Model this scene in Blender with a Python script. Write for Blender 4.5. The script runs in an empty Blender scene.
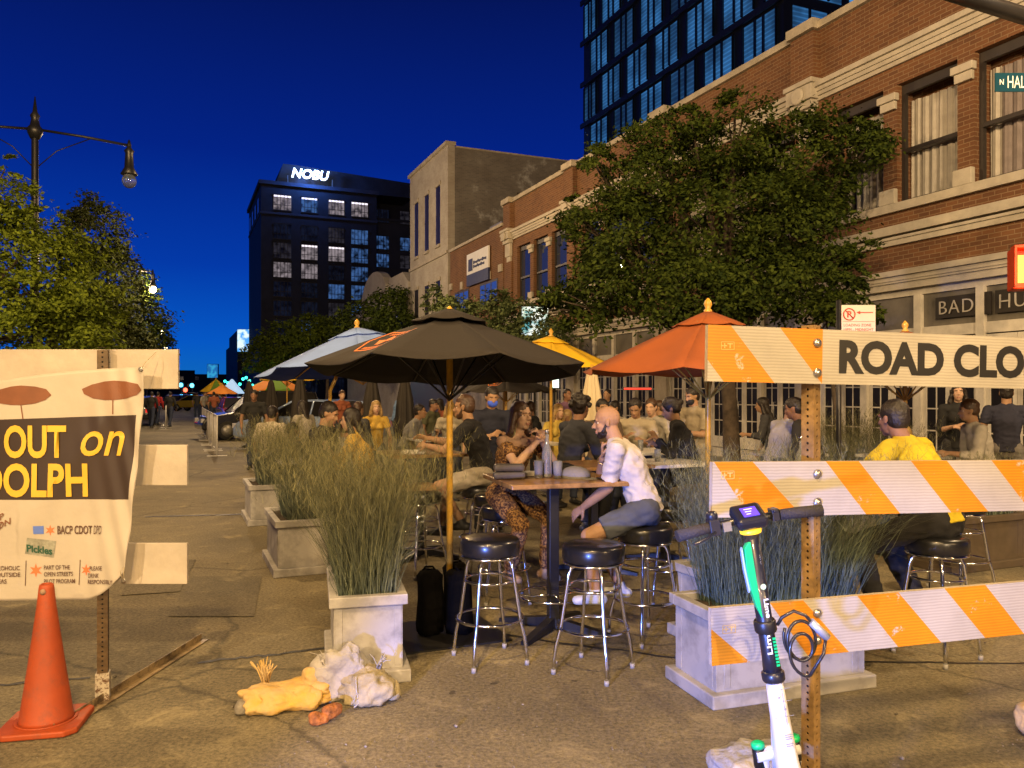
import bpy, bmesh, math, random
from mathutils import Vector as V, Matrix, Euler
R = math.radians
C = bpy.context.scene.collection
SC = bpy.context.scene
F = 790.0; H = 1.65; HY = 393.0
random.seed(7)
def P(px, py, Y): return V(((px-512)*Y/F, Y, H-(py-HY)*Y/F))
def G(px, py):
    Y = F*H/(py-HY); return V(((px-512)*Y/F, Y, 0))
TH = math.atan2(.392, .92)           # street frame: x = t (across), y = s (along)
DR = V((-math.sin(TH), math.cos(TH), 0)); RR = V((math.cos(TH), math.sin(TH), 0))
def ST(s, t, z=0): return DR*s + RR*t + V((0, 0, z))
# ------------------------------------------------------------------ camera
cd = bpy.data.cameras.new('camera'); cam = bpy.data.objects.new('camera', cd); C.objects.link(cam)
cam.location = (0, 0, H); cam.rotation_euler = (R(90), 0, 0)
cd.sensor_width = 36; cd.lens = F/1024*36; cd.shift_y = (HY-384)/1024; cd.clip_start = .05; cd.clip_end = 3000
SC.camera = cam
SC.view_settings.view_transform = 'Standard'; SC.view_settings.look = 'None'; SC.view_settings.gamma = 1
SC.view_settings.use_curve_mapping = False; SC.view_settings.exposure = -.22
SC.cycles.use_denoising = True; SC.cycles.max_bounces = 5; SC.cycles.transparent_max_bounces = 6
SC.cycles.sample_clamp_indirect = 4; SC.cycles.caustics_reflective = False; SC.cycles.caustics_refractive = False
# ------------------------------------------------------------------ materials
MC = {}
def nn(nt, t, **k):
    n = nt.nodes.new(t)
    for a, v in k.items(): setattr(n, a, v)
    return n
def M(name, col, rough=.6, metal=0, var=.12, scale=6, bump=0, bscale=40, col2=None, emit=0, trans=0, island=False, coat=0, spec=None, ecol=None, thr=(.35, .65), sub=0):
    if name in MC: return MC[name]
    m = bpy.data.materials.new(name); m.use_nodes = True; nt = m.node_tree; L = nt.links
    b = nt.nodes['Principled BSDF']; b.inputs['Roughness'].default_value = rough; b.inputs['Metallic'].default_value = metal
    if spec is not None: b.inputs['Specular IOR Level'].default_value = spec
    if coat: b.inputs['Coat Weight'].default_value = coat
    if trans: b.inputs['Transmission Weight'].default_value = trans
    if sub: b.inputs['Subsurface Weight'].default_value = sub; b.inputs['Subsurface Radius'].default_value = (.02, .008, .004)
    tc = nn(nt, 'ShaderNodeTexCoord')
    c = V(col[:3]); c2 = V(col2) if col2 else c*(1-var*2.2)
    if var or col2:
        no = nn(nt, 'ShaderNodeTexNoise'); no.inputs['Scale'].default_value = scale; no.inputs['Detail'].default_value = 6; no.inputs['Roughness'].default_value = .62
        L.new(tc.outputs['Object'], no.inputs['Vector'])
        rp = nn(nt, 'ShaderNodeValToRGB'); rp.color_ramp.elements[0].position = thr[0]; rp.color_ramp.elements[1].position = thr[1]
        rp.color_ramp.elements[0].color = (*c2, 1); rp.color_ramp.elements[1].color = (*c, 1)
        if island:
            g = nn(nt, 'ShaderNodeNewGeometry'); L.new(g.outputs['Random Per Island'], rp.inputs['Fac'])
            rp.color_ramp.elements[0].position = 0; rp.color_ramp.elements[1].position = 1
        else: L.new(no.outputs['Fac'], rp.inputs['Fac'])
        L.new(rp.outputs['Color'], b.inputs['Base Color'])
    else: b.inputs['Base Color'].default_value = (*c, 1)
    if bump:
        n2 = nn(nt, 'ShaderNodeTexNoise'); n2.inputs['Scale'].default_value = bscale; n2.inputs['Detail'].default_value = 5
        L.new(tc.outputs['Object'], n2.inputs['Vector'])
        bp = nn(nt, 'ShaderNodeBump'); bp.inputs['Strength'].default_value = bump; bp.inputs['Distance'].default_value = .02
        L.new(n2.outputs['Fac'], bp.inputs['Height']); L.new(bp.outputs['Normal'], b.inputs['Normal'])
    if emit:
        b.inputs['Emission Color'].default_value = (*(ecol or col), 1); b.inputs['Emission Strength'].default_value = emit
    MC[name] = m; return m
def brick(name, c1, c2, mortar, scale=1.0, patch=None, pthr=(.5, .62)):
    m = bpy.data.materials.new(name); m.use_nodes = True; nt = m.node_tree; L = nt.links
    b = nt.nodes['Principled BSDF']; b.inputs['Roughness'].default_value = .85
    tc = nn(nt, 'ShaderNodeTexCoord'); sp = nn(nt, 'ShaderNodeSeparateXYZ'); L.new(tc.outputs['Object'], sp.inputs[0])
    ad = nn(nt, 'ShaderNodeMath', operation='ADD'); L.new(sp.outputs[0], ad.inputs[0]); L.new(sp.outputs[1], ad.inputs[1])
    cb = nn(nt, 'ShaderNodeCombineXYZ'); L.new(ad.outputs[0], cb.inputs[0]); L.new(sp.outputs[2], cb.inputs[1])
    t = nn(nt, 'ShaderNodeTexBrick'); L.new(cb.outputs[0], t.inputs['Vector'])
    t.inputs['Scale'].default_value = scale; t.inputs['Brick Width'].default_value = .215; t.inputs['Row Height'].default_value = .075
    t.inputs['Mortar Size'].default_value = .008; t.inputs['Mortar Smooth'].default_value = .3; t.inputs['Bias'].default_value = -.1
    t.inputs['Color1'].default_value = (*c1, 1); t.inputs['Color2'].default_value = (*c2, 1); t.inputs['Mortar'].default_value = (*mortar, 1)
    no = nn(nt, 'ShaderNodeTexNoise'); no.inputs['Scale'].default_value = 1.1; no.inputs['Detail'].default_value = 8; L.new(tc.outputs['Object'], no.inputs['Vector'])
    mx = nn(nt, 'ShaderNodeMix', data_type='RGBA', blend_type='MULTIPLY'); mx.inputs['Factor'].default_value = .6
    rp = nn(nt, 'ShaderNodeValToRGB'); rp.color_ramp.elements[0].position = .3; rp.color_ramp.elements[0].color = (.55, .5, .48, 1); rp.color_ramp.elements[1].position = .7
    L.new(no.outputs['Fac'], rp.inputs['Fac']); L.new(t.outputs['Color'], mx.inputs[6]); L.new(rp.outputs['Color'], mx.inputs[7])
    out = mx.outputs[2]
    if patch:
        n3 = nn(nt, 'ShaderNodeTexNoise'); n3.inputs['Scale'].default_value = .55; n3.inputs['Detail'].default_value = 9; n3.inputs['Roughness'].default_value = .7; L.new(tc.outputs['Object'], n3.inputs['Vector'])
        r3 = nn(nt, 'ShaderNodeValToRGB'); r3.color_ramp.elements[0].position = pthr[0]; r3.color_ramp.elements[1].position = pthr[1]; L.new(n3.outputs['Fac'], r3.inputs['Fac'])
        m3 = nn(nt, 'ShaderNodeMix', data_type='RGBA'); L.new(r3.outputs['Color'], m3.inputs['Factor']); L.new(out, m3.inputs[6]); m3.inputs[7].default_value = (*patch, 1); out = m3.outputs[2]
    L.new(out, b.inputs['Base Color'])
    bp = nn(nt, 'ShaderNodeBump'); bp.inputs['Strength'].default_value = .5; bp.inputs['Distance'].default_value = .01; L.new(t.outputs['Fac'], bp.inputs['Height']); bp.invert = True
    L.new(bp.outputs['Normal'], b.inputs['Normal']); MC[name] = m; return m
# ------------------------------------------------------------------ mesh builder
class MB:
    def __init__(s): s.v = []; s.f = []; s.m = []; s.sm = []
    def add(s, vs, fs, mi=0, smooth=False):
        o = len(s.v); s.v += [tuple(x) for x in vs]; s.f += [tuple(i+o for i in f) for f in fs]; s.m += [mi]*len(fs); s.sm += [smooth]*len(fs); return s
    def box(s, x0, x1, y0, y1, z0, z1, mi=0, T=None):
        vs = [V(p) for p in ((x0,y0,z0),(x1,y0,z0),(x1,y1,z0),(x0,y1,z0),(x0,y0,z1),(x1,y0,z1),(x1,y1,z1),(x0,y1,z1))]
        if T is not None: vs = [T @ p for p in vs]
        return s.add(vs, [(0,3,2,1),(4,5,6,7),(0,1,5,4),(1,2,6,5),(2,3,7,6),(3,0,4,7)], mi)
    def frus(s, x, y, z0, z1, w0, d0, w1, d1, mi=0):
        vs = [(x-w0,y-d0,z0),(x+w0,y-d0,z0),(x+w0,y+d0,z0),(x-w0,y+d0,z0),(x-w1,y-d1,z1),(x+w1,y-d1,z1),(x+w1,y+d1,z1),(x-w1,y+d1,z1)]
        return s.add(vs, [(0,3,2,1),(4,5,6,7),(0,1,5,4),(1,2,6,5),(2,3,7,6),(3,0,4,7)], mi)
    def tube(s, pts, r, n=8, closed=False, mi=0, flat=1.0, up=None):
        pts = [V(p) for p in pts]; rs = r if isinstance(r, (list, tuple)) else [r]*len(pts); N = len(pts); vs = []; fs = []
        a = None
        for i, p in enumerate(pts):
            if closed: t = pts[(i+1) % N]-pts[i-1]
            else: t = pts[min(i+1, N-1)]-pts[max(i-1, 0)]
            t.normalize()
            if a is None:
                a = t.cross(V(up) if up else (V((0, 0, 1)) if abs(t.z) < .9 else V((1, 0, 0))))
            else: a = a-t*a.dot(t)
            a.normalize(); b = t.cross(a)
            for k in range(n):
                w = 2*math.pi*k/n; vs.append(p+(a*math.cos(w)+b*math.sin(w)*flat)*rs[i])
        for i in range(N if closed else N-1):
            j = (i+1) % N
            for k in range(n): fs.append((i*n+k, i*n+(k+1) % n, j*n+(k+1) % n, j*n+k))
        s.add(vs, fs, mi, True)
        if not closed: o = len(s.v)-len(vs); s.f += [tuple(o+k for k in range(n))[::-1], tuple(o+(N-1)*n+k for k in range(n))]; s.m += [mi]*2; s.sm += [False]*2
        return s
    def lathe(s, prof, c=(0, 0, 0), n=20, mi=0, T=None, smooth=True):
        vs = []; fs = []; c = V(c)
        for r, z in prof:
            for k in range(n):
                w = 2*math.pi*k/n; p = V((r*math.cos(w), r*math.sin(w), z)); vs.append((T @ p if T is not None else p)+c)
        for i in range(len(prof)-1):
            for k in range(n): fs.append((i*n+k, i*n+(k+1) % n, (i+1)*n+(k+1) % n, (i+1)*n+k))
        o = len(s.v); s.add(vs, fs, mi, smooth)
        s.f += [tuple(o+k for k in range(n))[::-1], tuple(o+(len(prof)-1)*n+k for k in range(n))]; s.m += [mi]*2; s.sm += [False]*2
        return s
    def ell(s, c, r, n=12, mi=0, T=None):
        prof = [(max(1e-4, math.cos(a)), math.sin(a)) for a in [(-.5+i/(n//2+1))*math.pi for i in range(n//2+2)]]
        S = Matrix.Diagonal((r[0], r[1], r[2])) if not isinstance(r, float) else Matrix.Diagonal((r, r, r))
        return s.lathe(prof, c, n, mi, (T @ S) if T is not None else S)
    def prism(s, poly, d0, d1, axis='y', mi=0, smooth=False):   # poly (a,b) extruded along axis
        n = len(poly)
        def q(a, b, d): return {'y': (a, d, b), 'x': (d, a, b), 'z': (a, b, d)}[axis]
        vs = [q(a, b, d0) for a, b in poly]+[q(a, b, d1) for a, b in poly]
        fs = [tuple(range(n)), tuple(range(2*n-1, n-1, -1))]+[(i, i+n, (i+1) % n+n, (i+1) % n) for i in range(n)]
        return s.add(vs, fs, mi, smooth)
    def build(s, name, mats, parent=None, bev=0, loc=None, rot=None, solid=0, sub=0, fix=True):
        me = bpy.data.meshes.new(name); me.from_pydata(s.v, [], s.f)
        for m in (mats if isinstance(mats, (list, tuple)) else [mats]): me.materials.append(m)
        me.polygons.foreach_set('material_index', s.m); me.polygons.foreach_set('use_smooth', s.sm)
        if fix and len(s.f) < 20000:
            bm = bmesh.new(); bm.from_mesh(me); bmesh.ops.recalc_face_normals(bm, faces=bm.faces); bm.to_mesh(me); bm.free()
        me.update(); o = bpy.data.objects.new(name, me); C.objects.link(o)
        if parent is not None: o.parent = parent
        if loc is not None: o.location = loc
        if rot is not None: o.rotation_euler = rot
        if solid: q = o.modifiers.new('s', 'SOLIDIFY'); q.thickness = solid; q.offset = 0
        if bev: q = o.modifiers.new('b', 'BEVEL'); q.width = bev; q.segments = 2; q.limit_method = 'ANGLE'; q.angle_limit = R(40)
        if sub: q = o.modifiers.new('u', 'SUBSURF'); q.levels = sub; q.render_levels = sub
        return o
def tag(o, label=None, cat=None, group=None, kind=None):
    if label: o['label'] = label
    if cat: o['category'] = cat
    if group: o['group'] = group
    if kind: o['kind'] = kind
    return o
def thing(name, label, cat, loc=(0, 0, 0), rz=0, group=None):
    o = bpy.data.objects.new(name, None); C.objects.link(o); o.empty_display_size = .1
    o.location = loc; o.rotation_euler = (0, 0, rz); return tag(o, label, cat, group)
def kids(o): return [c for c in C.objects if c.parent == o]
def dup(o, loc=None, rz=None, label=None, parent=None, ks=None):
    ch = kids(o); c = o.copy(); C.objects.link(c); c.parent = parent
    if loc is not None: c.location = loc
    if rz is not None: c.rotation_euler = (0, 0, rz)
    if label: c['label'] = label
    for k in ch: dup(k, parent=c)
    return c
def struct(o): o['kind'] = 'structure'; return o
def letters(txt, size, mat, name, parent, T, sx=1.0, depth=.002, bold=0, shear=0, wrap=None, align='LEFT', seg=0, space=1.0):
    cu = bpy.data.curves.new('t', 'FONT'); cu.body = txt; cu.size = size; cu.extrude = depth/2; cu.offset = bold; cu.shear = shear; cu.align_x = align; cu.resolution_u = 4; cu.space_character = space
    o = bpy.data.objects.new('t', cu); C.objects.link(o)
    dg = bpy.context.evaluated_depsgraph_get(); me = bpy.data.meshes.new_from_object(o.evaluated_get(dg)); bpy.data.objects.remove(o)
    bm = bmesh.new(); bm.from_mesh(me)
    for v in bm.verts: v.co.x *= sx
    if seg:
        bmesh.ops.triangulate(bm, faces=bm.faces)
        for _ in range(3):
            es = [e for e in bm.edges if e.calc_length() > seg]
            if es: bmesh.ops.subdivide_edges(bm, edges=es, cuts=1); bmesh.ops.triangulate(bm, faces=[f for f in bm.faces if len(f.verts) > 3])
    for v in bm.verts:
        v.co = T @ v.co
        if wrap: v.co = wrap(v.co)
    bm.to_mesh(me); bm.free(); me.materials.clear(); me.materials.append(mat); me.name = name
    ob = bpy.data.objects.new(name, me); C.objects.link(ob)
    if parent is not None: ob.parent = parent
    return ob
def face_T(origin, xdir, up=(0, 0, 1)):      # text plane: x along xdir, y along up
    x = V(xdir).normalized(); u = V(up); u = (u-x*u.dot(x)).normalized(); z = x.cross(u)
    m = Matrix((x, u, z)).transposed().to_4x4(); m.translation = V(origin); return m
# ------------------------------------------------------------------ world
w = bpy.data.worlds.new('World'); SC.world = w; w.use_nodes = True; nt = w.node_tree; L = nt.links
bg = nt.nodes['Background']; tc = nn(nt, 'ShaderNodeTexCoord'); sp = nn(nt, 'ShaderNodeSeparateXYZ'); L.new(tc.outputs['Generated'], sp.inputs[0])
rp = nn(nt, 'ShaderNodeValToRGB'); L.new(sp.outputs[2], rp.inputs['Fac']); e = rp.color_ramp
pts = [(0, (.006, .16, .52)), (.06, (.002, .105, .60)), (.15, (.0012, .045, .42)), (.28, (.001, .018, .25)), (.46, (.0015, .0075, .10)), (1, (.001, .004, .04))]
while len(e.elements) < len(pts): e.elements.new(.5)
for el, (p_, c_) in zip(e.elements, pts): el.position = p_; el.color = (*c_, 1)
# the dusk glow is in the west, ahead of the camera: darker behind
dk = nn(nt, 'ShaderNodeMapRange'); L.new(sp.outputs[1], dk.inputs[0]); dk.inputs[1].default_value = -.6; dk.inputs[2].default_value = .7; dk.inputs[3].default_value = .12; dk.inputs[4].default_value = 1
mx = nn(nt, 'ShaderNodeVectorMath', operation='SCALE'); L.new(rp.outputs[0], mx.inputs[0]); L.new(dk.outputs[0], mx.inputs['Scale']); L.new(mx.outputs[0], bg.inputs[0]); bg.inputs[1].default_value = 1.08
def light(kind, loc, power, col, size=.2, aim=None, spot=None, blend=.5):
    l = bpy.data.lights.new('lamp', kind); l.energy = power; l.color = col
    if kind == 'AREA': l.size = size
    else: l.shadow_soft_size = size
    if spot: l.spot_size = R(spot); l.spot_blend = blend
    o = bpy.data.objects.new('scene_light', l); C.objects.link(o); o.location = loc  # shared name: covers street lamps, added fills and sign glows alike
    if aim: o.rotation_euler = (V(aim)-V(loc)).to_track_quat('-Z', 'Y').to_euler()
    return o
SOD = (1, .64, .27); SOD2 = (1, .71, .39)
light('POINT', (-9, -13, 9.5), 15000, SOD2, .25)
light('POINT', (-2.5, -15, 9.5), 6500, SOD, .25); light('POINT', (6.7, 5.6, 6.8), 1300, SOD2, .2); light('POINT', (9, -6, 6.5), 3500, SOD, .25); light('POINT', (4.5, -9, 5.0), 5200, SOD2, .2)  # the last three are unseen, added to brighten the diners' faces
light('POINT', ST(-1, -1.3, 8), 3600, SOD, .2)
light('SPOT', (-1.9, -1.0, .62), 3000, (.14, .26, 1), .10, aim=(1.8, 5, -.85), spot=47, blend=.3)  # unseen low blue source left of the camera, not a street lamp
for s_ in (48, 81, 110): light('POINT', ST(s_, -1.27, 7.6), 2600, SOD2, .2)
light('POINT', ST(24, 5.5, 8), 1700, SOD, .2); light('POINT', ST(37, 2, 8.5), 3200, SOD2, .2)  # no lamps stand here; the second is added to brighten the pale building
light('POINT', ST(12, -2.5, 9.0), 3200, SOD, .2)  # added to brighten the left tree and the diners, no lamp there
# ------------------------------------------------------------------ people
from mathutils import noise as NZ
def remesh(mb, name, mat, parent, vox, smooth=2, wr=0):
    me = bpy.data.meshes.new('tmp'); me.from_pydata(mb.v, [], mb.f); bm = bmesh.new(); bm.from_mesh(me); bmesh.ops.recalc_face_normals(bm, faces=bm.faces); bm.to_mesh(me); bm.free()
    o = bpy.data.objects.new('tmp', me); C.objects.link(o); q = o.modifiers.new('r', 'REMESH'); q.mode = 'VOXEL'; q.voxel_size = vox; q.adaptivity = 0; q = o.modifiers.new('s', 'SMOOTH'); q.iterations = smooth; q.factor = .5
    dg = bpy.context.evaluated_depsgraph_get(); m2 = bpy.data.meshes.new_from_object(o.evaluated_get(dg)); bpy.data.objects.remove(o); bpy.data.meshes.remove(me)
    if wr:
        N_ = [v_.normal.copy() for v_ in m2.vertices]
        for v_, n_ in zip(m2.vertices, N_):
            c_ = v_.co; q_ = V((c_.x*9, c_.y*9, c_.z*15)); a_ = 1-abs(NZ.noise(q_))*2.2; b_ = NZ.noise(q_*2.1+V((7, 3, 1))); v_.co = c_+n_*wr*(a_*.75+b_*.5-.3)
    m2.name = name; m2.materials.clear(); m2.materials.append(mat); m2.polygons.foreach_set('use_smooth', [True]*len(m2.polygons)); ob = bpy.data.objects.new(name, m2); C.objects.link(ob)
    if parent is not None: ob.parent = parent
    return ob
def cap(m, a, b, ra, rb, flat=1.0, side=None, ends=(1, 1), n=14):     # tapered capsule; side = direction of the full radius
    a, b = V(a), V(b); t = (b-a)
    if t.length < 1e-5: t = V((0, 0, 1e-4))
    L_ = t.length; t.normalize(); sd = V(side) if side is not None else (V((0, 1, 0)) if abs(t.y) < .9 else V((1, 0, 0))); sd = (sd-t*sd.dot(t)).normalized(); nr = t.cross(sd); rings = []
    if ends[0]: rings += [(-ra*math.sin(w), ra*math.cos(w)) for w in (1.45, 1.1, .75, .4)]
    rings += [(0, ra), (L_*.5, (ra+rb)/2), (L_, rb)]
    if ends[1]: rings += [(L_+rb*math.sin(w), rb*math.cos(w)) for w in (.4, .75, 1.1, 1.45)]
    vs = []
    for z, r in rings:
        for k in range(n): w = 2*math.pi*k/n; vs.append(a+t*z*1+sd*(r*math.cos(w))+nr*(r*flat*math.sin(w)))
    K = len(rings); m.add(vs, [(q*n+k, q*n+(k+1) % n, (q+1)*n+(k+1) % n, (q+1)*n+k) for q in range(K-1) for k in range(n)]+[tuple(range(n))[::-1], tuple((K-1)*n+k for k in range(n))])
def ik(a, c, l1, l2, hint):
    a, c = V(a), V(c); d = c-a; L_ = d.length
    if L_ > (l1+l2)*.995: c = a+d*((l1+l2)*.995/L_); d = c-a; L_ = d.length
    L_ = max(L_, abs(l1-l2)+.02); x = (l1*l1-l2*l2+L_*L_)/(2*L_); h = math.sqrt(max(0, l1*l1-x*x)); u = d.normalized(); hv = V(hint); hv = (hv-u*hv.dot(u)).normalized(); return a+u*x+hv*h, c
def SK(name, c): return M(name, c, .62, spec=.3, var=.08, scale=14, sub=.08, bump=.05, bscale=60)
SKIN = dict(light=SK('skin_light', (.52, .33, .22)), tan=SK('skin_tan', (.36, .21, .12)), brown=SK('skin_brown', (.26, .135, .08)), dark=SK('skin_dark', (.12, .065, .04)))
HAIR = dict(dark=M('hair_dark', (.018, .012, .009), .5, var=.2, scale=20, bump=.4, bscale=60), brown=M('hair_brown', (.07, .035, .018), .45, var=.2, scale=20, bump=.35, bscale=60), blond=M('hair_blond', (.40, .26, .10), .5, var=.2, scale=20, bump=.35, bscale=60), grey=M('hair_grey', (.25, .23, .2), .6, bump=.6))
EYEW = M('eye_white', (.7, .66, .6), .2, var=0); IRIS = M('eye_iris', (.03, .018, .01), .1, var=0); LIP = M('lip', (.34, .16, .12), .5, var=.05); BROW = M('eyebrow', (.03, .018, .012), .8)
def clo(name, c, **k): k.setdefault('bump', .35); k.setdefault('bscale', 9); return M('cloth_'+name, c, .88, var=.10, scale=7, **k)
def hand(m, wrist, d, pn, sc, curl, left, spread=.12):
    # d direction of fingers, pn palm normal; thumb on the side given by d x pn
    d = V(d).normalized(); pn = V(pn); pn = (pn-d*pn.dot(d)).normalized(); sd = d.cross(pn)*(1 if left else -1); w = V(wrist)
    cap(m, w-d*.01, w+d*.075*sc, .026*sc, .036*sc, .42, sd); cap(m, w+d*.04*sc, w+d*.085*sc, .034*sc, .038*sc, .36, sd)
    for i, (o, L_) in enumerate(((.030, .072), (.010, .080), (-.011, .074), (-.030, .058))):
        b = w+d*.088*sc+sd*o*sc; dd = (d+sd*o*spread*12*.4).normalized(); ang = curl; p = b; r = .0088*sc; cur = dd
        for j, f in enumerate((.45, .31, .24)):
            ang2 = curl*(.6+.5*j)*(1+.12*i); cur = (dd*math.cos(ang2)+pn*math.sin(ang2)).normalized(); q = p+cur*L_*f*sc; cap(m, p-cur*.006, q, r, r*.92, n=8); p = q; r *= .93
    tb = w+d*.02*sc+sd*.028*sc; t1 = (d*.62+sd*.6+pn*.35).normalized(); p1 = tb+t1*.042*sc; cap(m, tb, p1, .014*sc, .0115*sc, n=8); t2 = (d*.85+sd*.1+pn*.5).normalized(); cap(m, p1, p1+t2*.032*sc, .011*sc, .009*sc, n=8)
def person(label, loc, rz, hip=.85, lean=8, yaw=0, pitch=0, L=None, Rh=None, fl=None, fr=None, skin='tan', hair='dark', style='short', top=('black', (.02, .02, .02)), sleeve=.5, bottom=('jeans', (.03, .04, .08)), leg=1.0, shoe=(.03, .03, .03), vox=.012, s=1.0, fem=False, det=False, group=None, beard=None, curlL=.5, curlR=.5, hunch=12, Ldir=None, Rdir=None, Lpn=None, Rpn=None, mask=None, kneeL=None, kneeR=None, eL=None, eR=None, neckline=0, extra=None, hat=None, skirt=False, roll=0, twist=0, offsh=False, bag=None):
    t = thing('person', label, 'person', loc, rz, group); skm = SKIN[skin]
    l = R(lean); u = V((math.sin(l), 0, math.cos(l))); pel = V((0, 0, hip)); l2 = R(lean+hunch); u2 = V((math.sin(l2), 0, math.cos(l2)))
    tw = R(twist); sdv = V((-math.sin(tw), math.cos(tw), 0)); wst = pel+u*.18*s; ch = wst+u*.12*s+u2*.04*s; nb = ch+u2*.185*s; sw = (.165 if fem else .185)*s; shz = nb-u2*.045*s
    seated = hip < .87*s and fl is None or (fl is not None and hip < .87*s and (kneeL is not None or hip < .8))
    SL, SRt = shz+sdv*sw, shz-sdv*sw; hw = .095*s
    fwd = V((math.cos(tw), math.sin(tw), 0))
    if fl is None: fl = (.34, .12, .30) if hip > .8 and hip < .88 else ((.38, .12, .08) if hip < .8 else (.06, .11, .075))
    if fr is None: fr = (.30, -.12, .28) if hip > .8 and hip < .88 else ((.34, -.12, .08) if hip < .8 else (-.04, -.11, .075))
    thigh, shin = .435*s, .415*s; HL, HR = pel+V((0, hw, 0)), pel-V((0, hw, 0))
    KL, fl = ik(HL, fl, thigh, shin, kneeL or (1, .15, .5)); KR, fr = ik(HR, fr, thigh, shin, kneeR or (1, -.15, .5))
    ua, fa = .285*s, .25*s
    if L is None: L = (SL.x+.10, SL.y+.06, SL.z-.5*s)
    if Rh is None: Rh = (SRt.x+.10, SRt.y-.06, SRt.z-.5*s)
    EL, WL = ik(SL, L, ua, fa, eL or (-.3, .5, -1)); ER, WR = ik(SRt, Rh, ua, fa, eR or (-.3, -.5, -1))
    # head frame
    yw = R(yaw); pt = R(pitch); hf = (Matrix.Rotation(yw, 3, 'Z') @ Matrix.Rotation(-pt, 3, 'Y') @ Matrix.Rotation(R(roll), 3, 'X')); hf = hf @ Matrix.Identity(3)
    f, lf, up = hf @ V((1, 0, 0)), hf @ V((0, 1, 0)), hf @ V((0, 0, 1)); hs = .93*s; hc = nb+(u2*.55+V((0, 0, .45)))*.165*s+f*.012
    def hp(a, b, c): return hc+(f*a+lf*b+up*c)*hs
    HT = Matrix((f, lf, up)).transposed()
    m = MB(); g = .005 if not det else .004
    # --- body
    cap(m, pel-sdv*.07*s, pel+sdv*.07*s, .10*s, .10*s, .95, (0, 0, 1)); cap(m, pel+u*.02, wst, .125*s, .115*s, .70, sdv); cap(m, wst, ch, .115*s, (.135 if fem else .15)*s, .68, sdv); cap(m, ch, nb-u2*.07*s, (.135 if fem else .155)*s, .11*s, .66, sdv)
    cap(m, SL-sdv*.03, SRt+sdv*.03, .055*s, .055*s, .9); cap(m, nb-u2*.05, hc-up*.05-f*.02, (.050 if fem else .058)*s, (.046 if fem else .055)*s)
    if fem:
        for q in (1, -1): m.ell(ch+fwd*.075*s+sdv*q*.06*s+u2*.02, (.06*s, .06*s, .06*s), 10)
    for S_, E_, W_ in ((SL, EL, WL), (SRt, ER, WR)): k_ = .85 if fem else 1.0; cap(m, S_, E_, .050*s*k_, .040*s*k_); cap(m, E_, E_.lerp(W_, .35), .040*s*k_, .041*s*k_); cap(m, E_.lerp(W_, .35), W_, .041*s*k_, .026*s*k_)
    for H_, K_, F_ in ((HL, KL, fl), (HR, KR, fr)):
        cap(m, H_, K_, .083*s, .055*s); cap(m, K_, K_.lerp(V(F_), .32), .054*s, .056*s); cap(m, K_.lerp(V(F_), .32), F_, .056*s, .036*s)
        fd = (V((1, 0, 0))+V((0, .15 if H_ is HL else -.15, 0))).normalized(); cap(m, V(F_)-V((0, 0, .03)), V(F_)+fd*.12*s-V((0, 0, .045)), .032*s, .028*s, .8)
    dl = V(Ldir) if Ldir else (WL-EL); dr = V(Rdir) if Rdir else (WR-ER)
    hand(m, WL, dl, Lpn or (0, -.8, -.6), s*.97, curlL, True); hand(m, WR, dr, Rpn or (0, .8, -.6), s*.97, curlR, False)
    # head
    m.ell(hp(-.012, 0, .032), tuple(hs*x for x in (.098, .077, .090)), 16, T=HT); m.ell(hp(.026, 0, -.035), tuple(hs*x for x in (.066, .060, .080)), 14, T=HT); m.ell(hp(.058, 0, -.096), tuple(hs*x for x in (.028, .030, .022)), 10, T=HT)
    m.ell(hp(.012, 0, -.085), tuple(hs*x for x in (.055, .052, .03)), 12, T=HT)
    cap(m, hp(.084, 0, .012), hp(.112, 0, -.026), .008*hs, .0125*hs, n=8); cap(m, hp(.100, .011, -.031), hp(.100, -.011, -.031), .009*hs, .009*hs, n=8); cap(m, hp(.078, .034, .026), hp(.078, -.034, .026), .012*hs, .012*hs, n=8)
    for q in (1, -1):
        m.ell(hp(.058, .036*q, -.022), tuple(hs*x for x in (.026, .022, .024)), 8, T=HT); m.ell(hp(-.004, .078*q, -.008), tuple(hs*x for x in (.018, .008, .030)), 8, T=HT); m.ell(hp(-.012, .084*q, .006), tuple(hs*x for x in (.012, .006, .017)), 8, T=HT)
    cap(m, hp(.088, .014, -.062), hp(.088, -.014, -.062), .0095*hs, .0095*hs, n=8); cap(m, hp(.086, .011, -.074), hp(.086, -.011, -.074), .0095*hs, .0095*hs, n=8)
    remesh(m, 'body', skm, t, vox*(.62 if det else 1), 1 if det else 2)
    # --- face parts
    if not mask:
        mm = MB(); cap(mm, hp(.0895, .017, -.0625), hp(.0895, -.017, -.0625), .0085*hs, .0085*hs, .7, n=8); cap(mm, hp(.0885, .013, -.0735), hp(.0885, -.013, -.0735), .0088*hs, .0088*hs, .7, n=8); mm.build('lips', LIP, t)
    for q in (1, -1):
        mm = MB(); mm.ell(hp(.0662, .0315*q, .0035), tuple(hs*x for x in (.0085, .0135, .0058)), 10, 0, HT); mm.ell(hp(.0722, .0315*q+.001, .0035), tuple(hs*x for x in (.0035, .0068, .0055)), 8, 1, HT); mm.build('eye', [EYEW, IRIS], t)
        mm = MB(); cap(mm, hp(.0925, .017*q, .026), hp(.083, .047*q, .027), .0048*hs, .0035*hs, n=6); mm.build('eyebrow', BROW, t)
    hm = HAIR[hair]
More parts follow.
